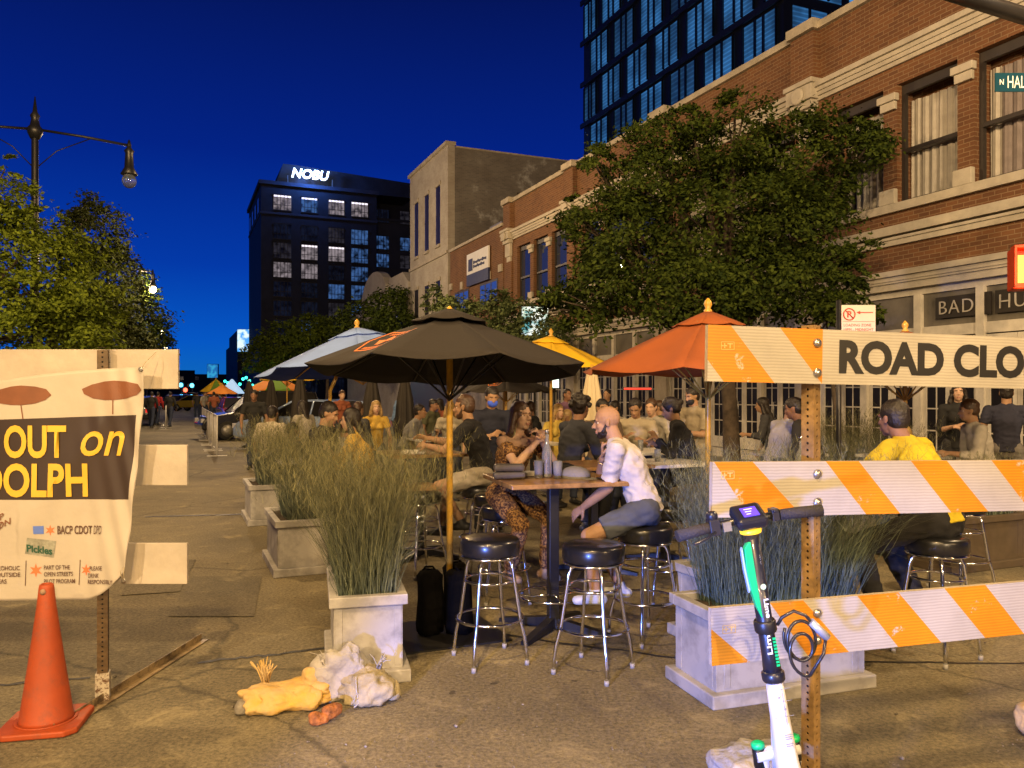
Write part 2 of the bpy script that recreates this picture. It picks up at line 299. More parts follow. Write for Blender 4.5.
    if style != 'bald':
        m = MB(); m.ell(hp(-.022, 0, .045), tuple(hs*x for x in (.102, .084, .092)), 16, T=HT); m.ell(hp(-.045, 0, .0), tuple(hs*x for x in (.075, .080, .085)), 14, T=HT)
        if style == 'curly':
            rr = random.Random(3)
            for _ in range(46): a, b = rr.uniform(-2.6, 2.6)+math.pi, rr.uniform(-.3, 1.5); m.ell(hp(-.02+.115*math.cos(a)*math.cos(b), .1*math.sin(a)*math.cos(b), .045+.10*math.sin(b)), .03*hs, 6)
        if style in ('long', 'ponytail', 'bun'):
            m.ell(hp(-.02, 0, .03), tuple(hs*x for x in (.100, .088, .098)), 14, T=HT)
        if style == 'long':
            for q in (1, -1):
                cap(m, hp(.005, .078*q, .02), hp(-.025, .095*q, -.13), .024*hs, .036*hs); cap(m, hp(-.025, .092*q, -.13), nb+sdv*q*.105-u2*.12+f*.005*0-fwd*.02, .036*hs, .034*hs); cap(m, nb+sdv*q*.105-u2*.10-fwd*.02, nb+sdv*q*.10-u2*.26+fwd*.05, .032*hs, .015*hs)
            cap(m, hp(-.06, 0, .0), nb-fwd*.09-u2*.16, .075*hs, .05*hs, .6, sdv)
        if style == 'ponytail': cap(m, hp(-.10, 0, .05), hp(-.15, 0, -.10), .03*hs, .02*hs)
        if style == 'bun': m.ell(hp(-.125, 0, .03), .042*hs, 10)
        remesh(m, 'hair', hm, t, vox*.8, 1, .007)
    if beard:
        m = MB(); m.ell(hp(.027, 0, -.078), tuple(hs*x for x in (.0625, .0575, .040)), 12, T=HT); m.ell(hp(.058, 0, -.099), tuple(hs*x for x in (.0325, .034, .0255)), 10, T=HT)
        for q in (1, -1): cap(m, hp(.035, .055*q, -.065), hp(.006, .0645*q, -.01), .014*hs, .008*hs)
        cap(m, hp(.093, .022, -.050), hp(.093, -.022, -.050), .006*hs, .006*hs, n=8); remesh(m, 'beard', HAIR[beard], t, .007, 1)
    if mask: m = MB(); m.ell(hp(.045, 0, -.055), tuple(hs*x for x in (.062, .066, .058)), 14, T=HT); remesh(m, 'face_mask', mask, t, .009)
    if hat: m = MB(); m.ell(hp(-.01, 0, .06), tuple(hs*x for x in (.108, .092, .085)), 14, T=HT); cap(m, hp(.07, .03, .06), hp(.07, -.03, .06), .07*hs, .07*hs, .15, f); remesh(m, 'cap', hat, t, .009)
    # --- clothes: shells over the body
    o = .013*s; tm = clo(*top); m = MB()
    if not offsh:
        cap(m, SL-sdv*.03, SRt+sdv*.03, .055*s+o, .055*s+o, .92); cap(m, nb-u2*.075, nb-u2*.03, .075*s, .062*s)
        cap(m, ch, nb-u2*.075*s, (.14 if fem else .158)*s+o, .118*s+o, .68, sdv)
    else: cap(m, ch-u2*.02, ch+u2*.045, .145*s+o, .15*s+o, .72, sdv, ends=(1, 0))
    if fem:
        for q in (1, -1): m.ell(ch+fwd*.078*s+sdv*q*.06*s+u2*.02, (.068*s, .068*s, .066*s), 10)
    cap(m, wst, ch, .125*s+o, (.138 if fem else .155)*s+o, .72, sdv); cap(m, pel+u*(.02 if hip > .6 else 0), wst, (.128 if fem else .135)*s+o, .122*s+o, .82, sdv, ends=(0, 1)); cap(m, pel-u*.03, pel+u*.05, .14*s+o, .135*s+o, .82, sdv, ends=(0, 0))
    for S_, E_, W_ in ((SL, EL, WL), (SRt, ER, WR)):
        k_ = .85 if fem else 1.0
        if offsh: a, b = S_.lerp(E_, .25), S_.lerp(E_, .62); cap(m, a, b, .052*s+o, .052*s+o*1.3, ends=(0, 0)); cap(m, a, ch+(S_-nb)*.35+u2*.02, .035*s, .04*s, .6); continue
        if sleeve <= 0: continue
        if sleeve <= 1: e = S_.lerp(E_, sleeve); cap(m, S_, e, .052*s*k_+o, (.050-.006*sleeve)*s*k_+o*1.25, ends=(1, 0))
        else: cap(m, S_, E_, .052*s*k_+o, .044*s*k_+o); e = E_.lerp(W_, sleeve-1); cap(m, E_, e, .044*s*k_+o, .032*s*k_+o, ends=(1, 0))
    sh = remesh(m, 'shirt', tm, t, vox*.85, 1, .011 if det else .008)
    bmw_ = clo(*bottom); m = MB(); cap(m, pel-sdv*.075*s, pel+sdv*.075*s, .105*s+o*.6, .105*s+o*.6, .95, (0, 0, 1)); cap(m, pel, pel+u*.07, .135*s, .128*s, .82, sdv)
    for H_, K_, F_ in ((HL, KL, V(fl)), (HR, KR, V(fr))):
        if leg <= 1: cap(m, H_, H_.lerp(K_, leg), .088*s+o, (.085-.022*leg)*s+o*1.5, ends=(1, 0))
        else: cap(m, H_, K_, .088*s+o*.7, .060*s+o*.8); cap(m, K_, K_.lerp(F_, leg-1), .060*s+o*.7, .045*s+o*.9, ends=(1, 0))
    remesh(m, 'shorts' if leg <= 1 else 'trousers', bmw_, t, vox*.9, 1, .009 if det else .007)
    smt = M('shoe_%.2f_%.2f' % (shoe[0], shoe[2]), shoe, .6, var=.1)
    for F_, q, K_ in ((V(fl), .15, KL), (V(fr), -.15, KR)):
        fd = V((1, q, 0)).normalized(); m = MB(); cap(m, F_-fd*.045*s-V((0, 0, .035)), F_+fd*.13*s-V((0, 0, .045)), .040*s, .036*s, .95); cap(m, F_-V((0, 0, .02)), F_+(K_-F_).normalized()*.04, .045*s, .042*s, ends=(1, 0)); o_ = remesh(m, 'shoe', smt, t, .011, 1)
    if extra: extra(t, dict(nb=nb, ch=ch, wst=wst, pel=pel, SL=SL, SR=SRt, EL=EL, ER=ER, WL=WL, WR=WR, hp=hp, sd=sdv, u=u, u2=u2, fwd=fwd, s=s))
    return t
# long haired woman at the front table
floral = M('cloth_floral', (.34, .18, .055), .85, scale=62, col2=(.05, .018, .012), thr=(.46, .56), bump=.3, bscale=20)
person('long haired woman in a patterned off shoulder jumpsuit, hands clasped by her mouth', (-.05, 6.26, 0), R(-50), hip=.845, lean=15, hunch=6, yaw=-2, pitch=2, fem=True, skin='light', hair='brown', style='long', top=('floral', (.4, .24, .1)), offsh=True, bottom=('floral', (.4, .24, .1)), leg=1.95, shoe=(.42, .26, .12), vox=.010, det=True,
  L=(.385, .03, 1.295), Rh=(.39, -.02, 1.28), eL=(.3, .7, -1), eR=(.3, -.7, -1), curlL=1.2, curlR=1.25, Ldir=(.05, -.55, .85), Rdir=(.05, .55, .85), Lpn=(-.4, -.8, -.2), Rpn=(-.4, .8, -.2), fl=(.37, .09, .30), fr=(.22, -.14, .30), s=.95)
def mantop(t, q):
    m = MB(); W = q['WR']; E = q['ER']; d = (E-W).normalized(); b = W+d*.03; a = d.cross(V((0, 0, 1))).normalized(); c = d.cross(a)
    m.tube([b+(a*math.cos(w)+c*math.sin(w))*.034 for w in [k*.449 for k in range(14)]], .004, 6, closed=True); m.build('bracelet', M('bracelet_gold', (.6, .45, .2), .3, .9), t)
person('bald bearded man in white t-shirt and grey shorts, chin on hand, at the front table', (.91, 5.36, 0), R(166), hip=.86, lean=19, hunch=14, yaw=8, pitch=-8, skin='tan', hair='dark', style='bald', beard='dark', top=('white_tee', (.56, .52, .49)), sleeve=.8, bottom=('grey_shorts', (.07, .08, .10)), leg=.74, shoe=(.55, .57, .6), vox=.010, det=True,
  Rh=(.295, .0, 1.205), eR=(.5, -.3, -1), curlR=1.35, Rdir=(-.02, .1, 1), Rpn=(-1, 0, .1), L=(.42, .05, .87), eL=(-1, .15, -.35), curlL=.4, fl=(.32, .17, .31), fr=(.18, -.10, .30), kneeL=(1, .35, .4), kneeR=(1, -.2, .5), extra=mantop, s=.95)
person('man in black t-shirt and beige shorts on a stool behind the umbrella pole', (-.26, 7.62, 0), R(168), hip=.86, lean=14, hunch=10, yaw=6, pitch=-6, skin='tan', hair='brown', style='short', beard='brown', top=('black_tee', (.012, .012, .014)), sleeve=.7, bottom=('beige_shorts', (.36, .32, .26)), leg=.75, shoe=(.02, .02, .02), vox=.012, det=True, L=(.55, .12, 1.14), Rh=(.60, -.10, 1.20), eL=(.2, .6, -1), fl=(.18, .16, .42), fr=(.46, -.1, .31), curlL=.5)
person('waiter in a dark shirt and blue lit face mask standing behind the front diners', (-.26, 9.0, 0), R(-75), hip=.93, lean=6, pitch=-14, skin='tan', hair='dark', top=('navy_shirt', (.012, .014, .03)), sleeve=.8, bottom=('black_trousers', (.012, .012, .015)), leg=1.95, mask=M('blue_lit_mask', (.05, .12, .8), .7, var=.05), L=(.32, .08, 1.2), Rh=(.34, -.1, 1.18), vox=.013)  # blue light falling on the mask is put into its colour
person('curly haired diner in a dark denim jacket seated with back to the camera', (.55, 7.85, 0), R(35), hip=.84, lean=10, yaw=15, skin='brown', hair='dark', style='curly', top=('denim_jacket', (.025, .028, .04)), sleeve=1.85, bottom=('dark_jeans', (.02, .022, .03)), leg=1.95, L=(.42, .12, 1.1), Rh=(.42, -.1, 1.1), vox=.013)
person('man in a cream t-shirt looking down at his table', (1.52, 9.75, 0), R(-98), hip=.82, lean=14, pitch=-28, yaw=-12, skin='tan', hair='dark', top=('cream_tee', (.42, .36, .26)), sleeve=.7, L=(.34, .10, 1.08), Rh=(.30, -.12, 1.12), vox=.013, leg=1.95)
person('person in a pale shirt sitting behind the man who looks down', (1.95, 10.6, 0), R(-120), hip=.82, lean=16, pitch=-10, skin='light', hair='brown', top=('pale_shirt', (.36, .33, .28)), sleeve=1.6, vox=.014, leg=1.95)
person('woman in a black sweater with her dark hair in a bun, facing left', (1.86, 8.15, 0), R(172), hip=.84, lean=14, pitch=-24, skin='tan', hair='dark', style='bun', fem=True, top=('black_sweater', (.012, .012, .014)), sleeve=1.9, bottom=('dark_jeans', (.02, .022, .03)), leg=1.95, L=(.36, .05, 1.18), Rh=(.38, -.05, 1.12), vox=.013)
person('waiter in a tan shirt and black face mask standing by the orange umbrella pole', (2.42, 10.2, 0), R(-150), hip=.93, lean=5, pitch=-12, skin='tan', hair='dark', top=('tan_shirt', (.30, .25, .17)), sleeve=.8, bottom=('tan_apron', (.30, .26, .2)), leg=1.95, mask=M('black_mask', (.015, .015, .015), .8), L=(.3, .05, 1.15), Rh=(.25, -.1, 1.12), vox=.013)
def xbag(t, q):
    m = MB(); pts = []; nb, ch, pel, sd, fwd, u2 = q['nb'], q['ch'], q['pel'], q['sd'], q['fwd'], q['u2']
    A = nb-sd*(-.07)-u2*.02; B = ch-fwd*.118+u2*.02; Cc = pel+q['u']*.16-sd*.13-fwd*.09
    m.tube([A+fwd*.05, A+u2*.035, A-fwd*.075-u2*.02, B+sd*.04, B-sd*.06-u2*.06, Cc], .012, 8, flat=.35); m.build('bag_strap', M('brown_leather', (.12, .05, .02), .5), t)
person('man in a bright yellow polo with brown crossbody strap, back to the camera', (2.68, 4.95, 0), R(124), hip=.85, lean=20, hunch=16, yaw=-10, pitch=-4, skin='brown', hair='dark', top=('yellow_polo', (.56, .43, .012)), sleeve=.75, bottom=('black_chinos', (.012, .012, .014)), leg=1.95, shoe=(.5, .46, .38), vox=.011, det=True, L=(.36, .24, 1.12), Rh=(.38, -.18, 1.12), eL=(.1, 1, -.6), eR=(.1, -1, -.6), fl=(.20, .34, .28), fr=(.12, -.02, .28), kneeL=(1, .8, .4), extra=xbag, s=1.03)
person('blonde diner in a pale top beyond the man in the yellow polo', (3.95, 7.6, 0), R(100), hip=.60, lean=20, hunch=16, pitch=-10, skin='light', hair='blond', style='long', fem=True, top=('blush_top', (.55, .40, .30)), sleeve=1.6, vox=.014, leg=1.95, bottom=('blue_jeans', (.04, .06, .12)))
person('woman in a black dress holding a card by the white doors', (5.95, 10.55, 0), R(-115), hip=.95, lean=2, skin='light', hair='dark', style='long', fem=True, top=('black_dress', (.012, .012, .013)), sleeve=1.2, bottom=('black_sequin', (.03, .03, .035)), leg=1.4, L=(.26, .04, 1.2), Rh=(.28, -.04, 1.22), vox=.013, s=1.04)
person('man in a navy t-shirt and grey jeans standing at the right by the storefront', (6.2, 9.9, 0), R(60), hip=.94, lean=2, skin='tan', hair='dark', top=('navy_tee', (.02, .022, .045)), sleeve=.6, bottom=('grey_jeans', (.16, .15, .14)), leg=1.97, vox=.013, s=1.04)
person('person in a dark striped shirt hidden behind the perforated post', (3.25, 8.4, 0), R(150), hip=.84, lean=16, pitch=-12, skin='brown', hair='dark', top=('dark_stripe', (.03, .03, .035)), sleeve=1.7, vox=.014, leg=1.95)
person('person in a white patterned shirt left of the perforated post', (2.95, 8.9, 0), R(20), hip=.84, lean=18, pitch=-20, skin='tan', hair='dark', top=('white_pattern', (.5, .48, .42)), sleeve=1.2, L=(.4, .1, 1.1), vox=.014, leg=1.95)
# left side diners
person('dark haired man in a black shirt facing right behind the second planter', (-2.32, 9.1, 0), R(-12), hip=.66, lean=12, pitch=-20, skin='tan', hair='dark', top=('black_shirt', (.02, .02, .024)), sleeve=1.2, L=(.4, .1, .95), Rh=(.42, -.1, .95), vox=.012, s=1.15, leg=1.95)
person('person in a beige shirt seen from behind at the far end of the planters', (-3.9, 12.6, 0), R(80), hip=.62, lean=10, skin='tan', hair='dark', top=('beige_shirt', (.50, .44, .34)), sleeve=.8, vox=.014, s=1.05, leg=1.95)
person('child with dark hair left of the man in the black shirt', (-3.15, 10.9, 0), R(40), hip=.55, lean=8, skin='brown', hair='dark', top=('tan_tee', (.3, .25, .18)), vox=.014, s=.88, leg=1.95)
person('woman in a mustard top with dark hair behind the nearest grass', (-1.55, 8.5, 0), R(175), hip=.66, lean=10, pitch=-5, skin='light', hair='dark', style='long', fem=True, top=('mustard_top', (.60, .38, .06)), sleeve=1.5, L=(.4, .1, 1.05), vox=.012, s=1.06, leg=1.95)
person('person in a grey t-shirt seen from behind among the left diners', (-1.95, 9.3, 0), R(110), hip=.60, lean=10, skin='tan', hair='brown', top=('grey_tee', (.30, .29, .28)), sleeve=.8, vox=.014, s=.96, leg=1.95)
person('man in a grey t-shirt facing right at the back left tables', (-1.72, 12.6, 0), R(-5), hip=.72, lean=18, skin='tan', hair='dark', top=('grey_tee2', (.26, .26, .27)), sleeve=.8, L=(.45, .1, 1.0), vox=.014, leg=1.95)
person('blond woman facing the camera at the back tables left of the black t-shirt man', (-1.05, 13.4, 0), R(-85), hip=.72, lean=8, skin='light', hair='blond', style='long', fem=True, top=('cream_top', (.5, .45, .36)), vox=.014, leg=1.95)
person('woman with orange hair in a mustard blouse at the back table by the pole', (-2.3, 13.2, 0), R(-70), hip=.74, lean=8, skin='light', hair='blond', style='long', fem=True, top=('mustard_top', (.6, .38, .06)), vox=.015, leg=1.95)
person('blonde woman in a yellow top behind the long haired woman', (.62, 12.0, 0), R(-60), hip=.7, lean=8, skin='light', hair='blond', style='long', fem=True, top=('yellow_top', (.55, .40, .08)), vox=.014, leg=1.95)
person('person in a red shirt beside the furled beige umbrella', (.98, 12.6, 0), R(200), hip=.66, lean=6, skin='tan', hair='blond', style='short', top=('red_shirt', (.45, .02, .02)), sleeve=1.5, vox=.014, s=.92, leg=1.95)
person('man in a purple t-shirt standing far behind the front table', (1.0, 15.0, 0), R(-60), hip=.93, lean=2, skin='brown', hair='dark', top=('purple_tee', (.20, .10, .18)), vox=.015, leg=1.95)
person('man in a dark suit standing right of the furled beige umbrella', (1.92, 15.8, 0), R(-110), hip=.93, lean=2, skin='tan', hair='dark', top=('dark_suit', (.015, .018, .03)), sleeve=1.95, vox=.015, leg=1.97)
person('seated man with dark hair directly behind the bald man\'s head', (1.05, 9.6, 0), R(-80), hip=.80, lean=10, skin='tan', hair='dark', top=('brown_shirt', (.10, .07, .05)), sleeve=1.5, vox=.015, leg=1.95)
rp_ = random.Random(21)
cl_ = [('charcoal', (.04, .04, .045)), ('offwhite', (.34, .31, .26)), ('olive', (.10, .10, .05)), ('rust', (.25, .07, .03)), ('skyblue', (.15, .25, .45)), ('blackk', (.015, .015, .015))]
for i, (px, Y, rz, hp_, lb) in enumerate(((352, 12.5, 60, .72, 'diner in charcoal between the two furled black umbrellas'), (308, 14.5, 150, .72, 'diner in an off white shirt under the blue umbrella'), (427, 16, -30, .74, 'diner in olive at the far tables above the grey shirted man'), (446, 17.5, 200, .74, 'diner in rust red left of the wooden umbrella pole, far back'), (520, 15.5, -120, .74, 'diner in sky blue under the small dark umbrella'), (538, 13.5, 160, .72, 'diner in black right of the long haired woman\'s head'), (576, 16.5, 20, .74, 'diner in charcoal left of the furled beige umbrella'), (622, 12.8, -150, .74, 'diner in off white behind the bald man\'s shoulder'), (668, 13, 170, .74, 'diner in olive left of the tan shirted waiter'), (340, 19, -60, .93, 'standing figure in rust red under the blue umbrella'), (396, 21, 30, .93, 'standing figure in sky blue far behind the mustard woman'), (255, 17, -80, .93, 'standing figure in black by the nearest barrier panel'), (773, 12, 160, .8, 'diner in charcoal before the glass doors'), (985, 8.3, 170, .8, 'diner in off white at the right edge under the navy shirted man'))):
    person(lb, ((px-512)*Y/F, Y, 0), R(rz), hip=hp_, lean=8, pitch=-8, skin=rp_.choice(['tan', 'light', 'brown']), hair=rp_.choice(['dark', 'brown', 'dark']), style=rp_.choice(['short', 'long', 'short']), fem=rp_.random() < .4, top=cl_[i % 6], sleeve=rp_.choice([.7, 1.6]), vox=.016, leg=1.95, L=(.38, .1, 1.02) if hp_ < .9 else None, group=None)
for px, Y, rz, lb, c in ((157, 40, 80, 'pedestrian with a red top walking away down the street', ('red_top', (.35, .02, .02))), (169.5, 38, 85, 'pedestrian in black walking away, right of the one in red', ('blackk', (.015, .015, .015))), (151, 37, 95, 'pedestrian at the left, half hidden by the hanging banner', ('blackk', (.015, .015, .015)))):
    person(lb, ((px-512)*Y/F, Y, 0), R(rz), hip=.92, lean=3, skin='brown', top=c, sleeve=1.9, vox=.022, leg=1.97, fl=(.25, .1, .08), fr=(-.22, -.1, .1))
for i, (px, Y, lb) in enumerate(((197, 48, 'far bystander in charcoal at the left end of the white barriers'), (203, 44, 'far bystander in off white behind the white barriers'), (209, 46, 'far bystander in olive behind the white barriers'), (214, 41, 'far bystander in rust red under the farthest umbrella'), (221, 43, 'far bystander in sky blue left of the red car'))):
    person(lb, ((px-512)*Y/F, Y, 0), R(rp_.uniform(0, 360)), hip=.92, lean=3, skin='tan', top=cl_[i], sleeve=.7, vox=.022, leg=1.97)
# ------------------------------------------------------------------ ground
def ground_mat(name, base, dark, light_, sc=1.0):
    m = bpy.data.materials.new(name); m.use_nodes = True; nt = m.node_tree; L = nt.links; b = nt.nodes['Principled BSDF']
    tc = nn(nt, 'ShaderNodeTexCoord')
    def noise(s, d, r=.6, dist=0):
        n = nn(nt, 'ShaderNodeTexNoise'); n.inputs['Scale'].default_value = s; n.inputs['Detail'].default_value = d; n.inputs['Roughness'].default_value = r; n.inputs['Distortion'].default_value = dist
        L.new(tc.outputs['Object'], n.inputs['Vector']); return n
    a = noise(.45*sc, 7, .65, .6); r = nn(nt, 'ShaderNodeValToRGB'); r.color_ramp.elements[0].position = .34; r.color_ramp.elements[1].position = .62
    r.color_ramp.elements[0].color = (*dark, 1); r.color_ramp.elements[1].color = (*base, 1); L.new(a.outputs['Fac'], r.inputs['Fac'])
    f = noise(45*sc, 8, .8); r2 = nn(nt, 'ShaderNodeValToRGB'); r2.color_ramp.elements[0].position = .4; r2.color_ramp.elements[1].position = .62
    r2.color_ramp.elements[0].color = (.45, .45, .45, 1); r2.color_ramp.elements[1].color = (1.25, 1.25, 1.25, 1); L.new(f.outputs['Fac'], r2.inputs['Fac'])
    mx = nn(nt, 'ShaderNodeMix', data_type='RGBA', blend_type='MULTIPLY'); mx.inputs['Factor'].default_value = 1; L.new(r.outputs[0], mx.inputs[6]); L.new(r2.outputs[0], mx.inputs[7])
    g = noise(3.2*sc, 8, .75, .5); r3 = nn(nt, 'ShaderNodeValToRGB'); r3.color_ramp.elements[0].position = .55; r3.color_ramp.elements[1].position = .75; L.new(g.outputs['Fac'], r3.inputs['Fac'])
    m2 = nn(nt, 'ShaderNodeMix', data_type='RGBA'); L.new(r3.outputs[0], m2.inputs['Factor']); L.new(mx.outputs[2], m2.inputs[6]); m2.inputs[7].default_value = (*light_, 1)
    h = noise(2.0*sc, 6, .7); r4 = nn(nt, 'ShaderNodeValToRGB'); r4.color_ramp.elements[0].position = .66; r4.color_ramp.elements[1].position = .74; L.new(h.outputs['Fac'], r4.inputs['Fac'])
    m3 = nn(nt, 'ShaderNodeMix', data_type='RGBA'); m4 = nn(nt, 'ShaderNodeMath', operation='MULTIPLY'); m4.inputs[1].default_value = .65; L.new(r4.outputs[0], m4.inputs[0]); L.new(m4.outputs[0], m3.inputs['Factor']); L.new(m2.outputs[2], m3.inputs[6]); m3.inputs[7].default_value = (*[x*.45 for x in dark], 1)
    vo = nn(nt, 'ShaderNodeTexVoronoi', feature='DISTANCE_TO_EDGE'); vo.inputs['Scale'].default_value = .42*sc; wn = noise(1.7*sc, 6, .7); va = nn(nt, 'ShaderNodeMix', data_type='RGBA'); va.inputs['Factor'].default_value = .22; L.new(tc.outputs['Object'], va.inputs[6]); L.new(wn.outputs['Color'], va.inputs[7]); L.new(va.outputs[2], vo.inputs['Vector'])
    vr = nn(nt, 'ShaderNodeMapRange'); vr.inputs[1].default_value = .0; vr.inputs[2].default_value = .009; vr.inputs[3].default_value = .35; vr.inputs[4].default_value = 1; L.new(vo.outputs['Distance'], vr.inputs[0])
    m5 = nn(nt, 'ShaderNodeMix', data_type='RGBA', blend_type='MULTIPLY'); m5.inputs['Factor'].default_value = .8; L.new(m3.outputs[2], m5.inputs[6]); L.new(vr.outputs[0], m5.inputs[7])
    sp_ = noise(7*sc, 3, .5); r5 = nn(nt, 'ShaderNodeValToRGB'); r5.color_ramp.elements[0].position = .70; r5.color_ramp.elements[1].position = .73; r5.color_ramp.elements[0].color = (1, 1, 1, 1); r5.color_ramp.elements[1].color = (.4, .38, .36, 1); L.new(sp_.outputs[0], r5.inputs[0])
    m6 = nn(nt, 'ShaderNodeMix', data_type='RGBA', blend_type='MULTIPLY'); m6.inputs['Factor'].default_value = 1; L.new(m5.outputs[2], m6.inputs[6]); L.new(r5.outputs[0], m6.inputs[7])
    L.new(m6.outputs[2], b.inputs['Base Color']); b.inputs['Roughness'].default_value = .78
    bp = nn(nt, 'ShaderNodeBump'); bp.inputs['Strength'].default_value = .7; bp.inputs['Distance'].default_value = .012; L.new(f.outputs['Fac'], bp.inputs['Height']); L.new(bp.outputs[0], b.inputs['Normal'])
    MC[name] = m; return m
GM = ground_mat('asphalt', (.265, .222, .132), (.14, .118, .073), (.36, .30, .17))
SW = ground_mat('sidewalk_concrete', (.26, .235, .2), (.17, .155, .13), (.3, .28, .24))
m = MB(); m.box(-900, 900, -60, 1800, -.5, 0); struct(m.build('ground', GM))
def strip(name, s0, s1, t0, t1, z0, z1, mat):
    m = MB(); m.box(t0, t1, s0, s1, z0, z1); return struct(m.build(name, mat, rot=(0, 0, TH), bev=.012 if z1 > .1 else 0))
strip('sidewalk', 1.5, 150, 8.95, 12.9, -.02, .14, SW); strip('sidewalk', 13, 150, -9, -3.25, -.02, .14, SW)
strip('kerb', 1.5, 150, 8.79, 8.94, -.02, .15, MC['sidewalk_concrete']); strip('kerb', 13, 150, -3.24, -3.09, -.02, .15, MC['sidewalk_concrete'])
TAR = M('tar', (.022, .02, .018), .55, bump=.4, bscale=30); PATCH = ground_mat('asphalt_patch', (.22, .185, .112), (.13, .11, .068), (.28, .235, .14), 1.3)
def seam(pts, w_, name='tar_seam', mat=TAR, z=.004):
    rnd = random.Random(len(pts)*7+int(pts[0][0])); P2 = []
    for i in range(len(pts)-1):
        a, b = G(*pts[i]), G(*pts[i+1]); n = 14
        for k in range(n): P2.append(a.lerp(b, k/n)+V((rnd.uniform(-.012, .012), rnd.uniform(-.02, .02), 0)))
    P2.append(G(*pts[-1])); L_ = []; R_ = []
    for i, p in enumerate(P2):
        t = (P2[min(i+1, len(P2)-1)]-P2[max(0, i-1)]).normalized(); n_ = V((-t.y, t.x, 0)); ww = w_*rnd.uniform(.6, 1.3)
        L_.append(p+n_*ww+V((0, 0, z))); R_.append(p-n_*ww+V((0, 0, z)))
    m = MB(); N = len(P2); m.add(L_+R_, [(i, i+1, N+i+1, N+i) for i in range(N-1)]); return struct(m.build(name, mat))
seam([(196, 663), (300, 652), (440, 630)], .018); seam([(440, 626), (700, 662), (1100, 664)], .014); seam([(146, 517), (330, 512)], .05); seam([(140, 418), (300, 416)], .12)
seam([(-60, 690), (90, 678)], .016)
def patch(pts, z=.006):
    m = MB(); vs = [G(*p)+V((0, 0, z)) for p in pts]; m.add(vs, [tuple(range(len(vs)))]); struct(m.build('asphalt_patch', PATCH))
patch([(190, 577), (262, 577), (254, 617), (168, 617)]); patch([(140, 563), (196, 560), (180, 592), (120, 596)]); patch([(120, 418), (250, 421), (245, 432), (90, 430)], .008)
# grit
rnd = random.Random(3); m = MB()
for i in range(900):
    p = G(rnd.uniform(-60, 1080), 768-rnd.random()**1.6*150+rnd.uniform(0, 10)); r = rnd.uniform(.001, .0045)*(1+(rnd.random() > .97)*2); m.ell(p+V((0, 0, r*.6)), (r, r*rnd.uniform(.6, 1), r*.7), 4)
tag(m.build('gravel', M('grit', (.3, .26, .2), .9, var=.3, island=True, col2=(.08, .07, .05))), kind='stuff')
# ------------------------------------------------------------------ buildings (local x = across the street t, local y = along it s)
STONE = M('limestone', (.42, .37, .30), .75, var=.14, scale=3, bump=.25, bscale=25); STONE2 = M('pale_stone_trim', (.44, .40, .34), .7, var=.1, scale=4, bump=.2)
BR = brick('red_brown_brick', (.165, .070, .027), (.11, .045, .019), (.23, .145, .08)); BRD = brick('dark_brown_brick', (.22, .10, .055), (.17, .075, .045), (.2, .13, .09))
PBR = brick('pale_brick', (.43, .39, .34), (.37, .33, .28), (.43, .40, .35)); GBR = brick('weathered_side_brick', (.19, .175, .16), (.14, .13, .125), (.22, .20, .18), patch=(.46, .46, .46), pthr=(.56, .68))
DARKG = M('dark_glass', (.012, .011, .012), .3, var=0, spec=.25); FRAME = M('window_frame_dark', (.03, .024, .022), .5, var=.1)
WPAINT = M('white_painted_wood', (.58, .54, .47), .5, var=.1, scale=5, bump=.1); METAL = M('galvanised_metal', (.32, .31, .3), .45, .7, scale=20)
CURT = M('curtain_cloth', (.40, .37, .33), .9, var=.08); CURT2 = M('mauve_curtain_cloth', (.22, .185, .18), .9, var=.1)
BLACK = M('black_paint', (.012, .012, .014), .4, var=.1)
def bldg(name, label, cat, s, t=12): return thing(name, label, cat, ST(s, t), TH)
def wave_sheet(x, y0, y1, z0, z1, n, amp, freq, rnd):
    m = MB(); ph = rnd.random()*6; vs = []
    for i in range(n+1):
        y = y0+(y1-y0)*i/n; o = amp*(math.sin(y*freq+ph)+.5*math.sin(y*freq*2.3+ph*2))
        for z, k in ((z0, 1.3), (z1, .6)): vs.append((x+o*k, y, z))
    m.add(vs, [(2*i, 2*i+2, 2*i+3, 2*i+1) for i in range(n)], 0, True); return m
# --- long brick building, facade t=12, s from 2 to 29
b1 = bldg('brick_building', 'long two storey brick building with white stone bands and curtained windows at the right', 'building', 2)
S0 = 2; LEN = 26.95
def bx(name, s0, s1, x0, x1, z0, z1, mat, par=b1, bev=0, base=S0):
    m = MB(); m.box(x0, x1, s0-base, s1-base, z0, z1); return m.build(name, mat, par, bev=bev)
pil = [7.35+5.25*i for i in range(-1, 5)]
wins = []
for i in range(5):
    p0 = pil[i]
    for k in range(3): wins.append((p0+.36+k*1.5, p0+.36+k*1.5+1.2))
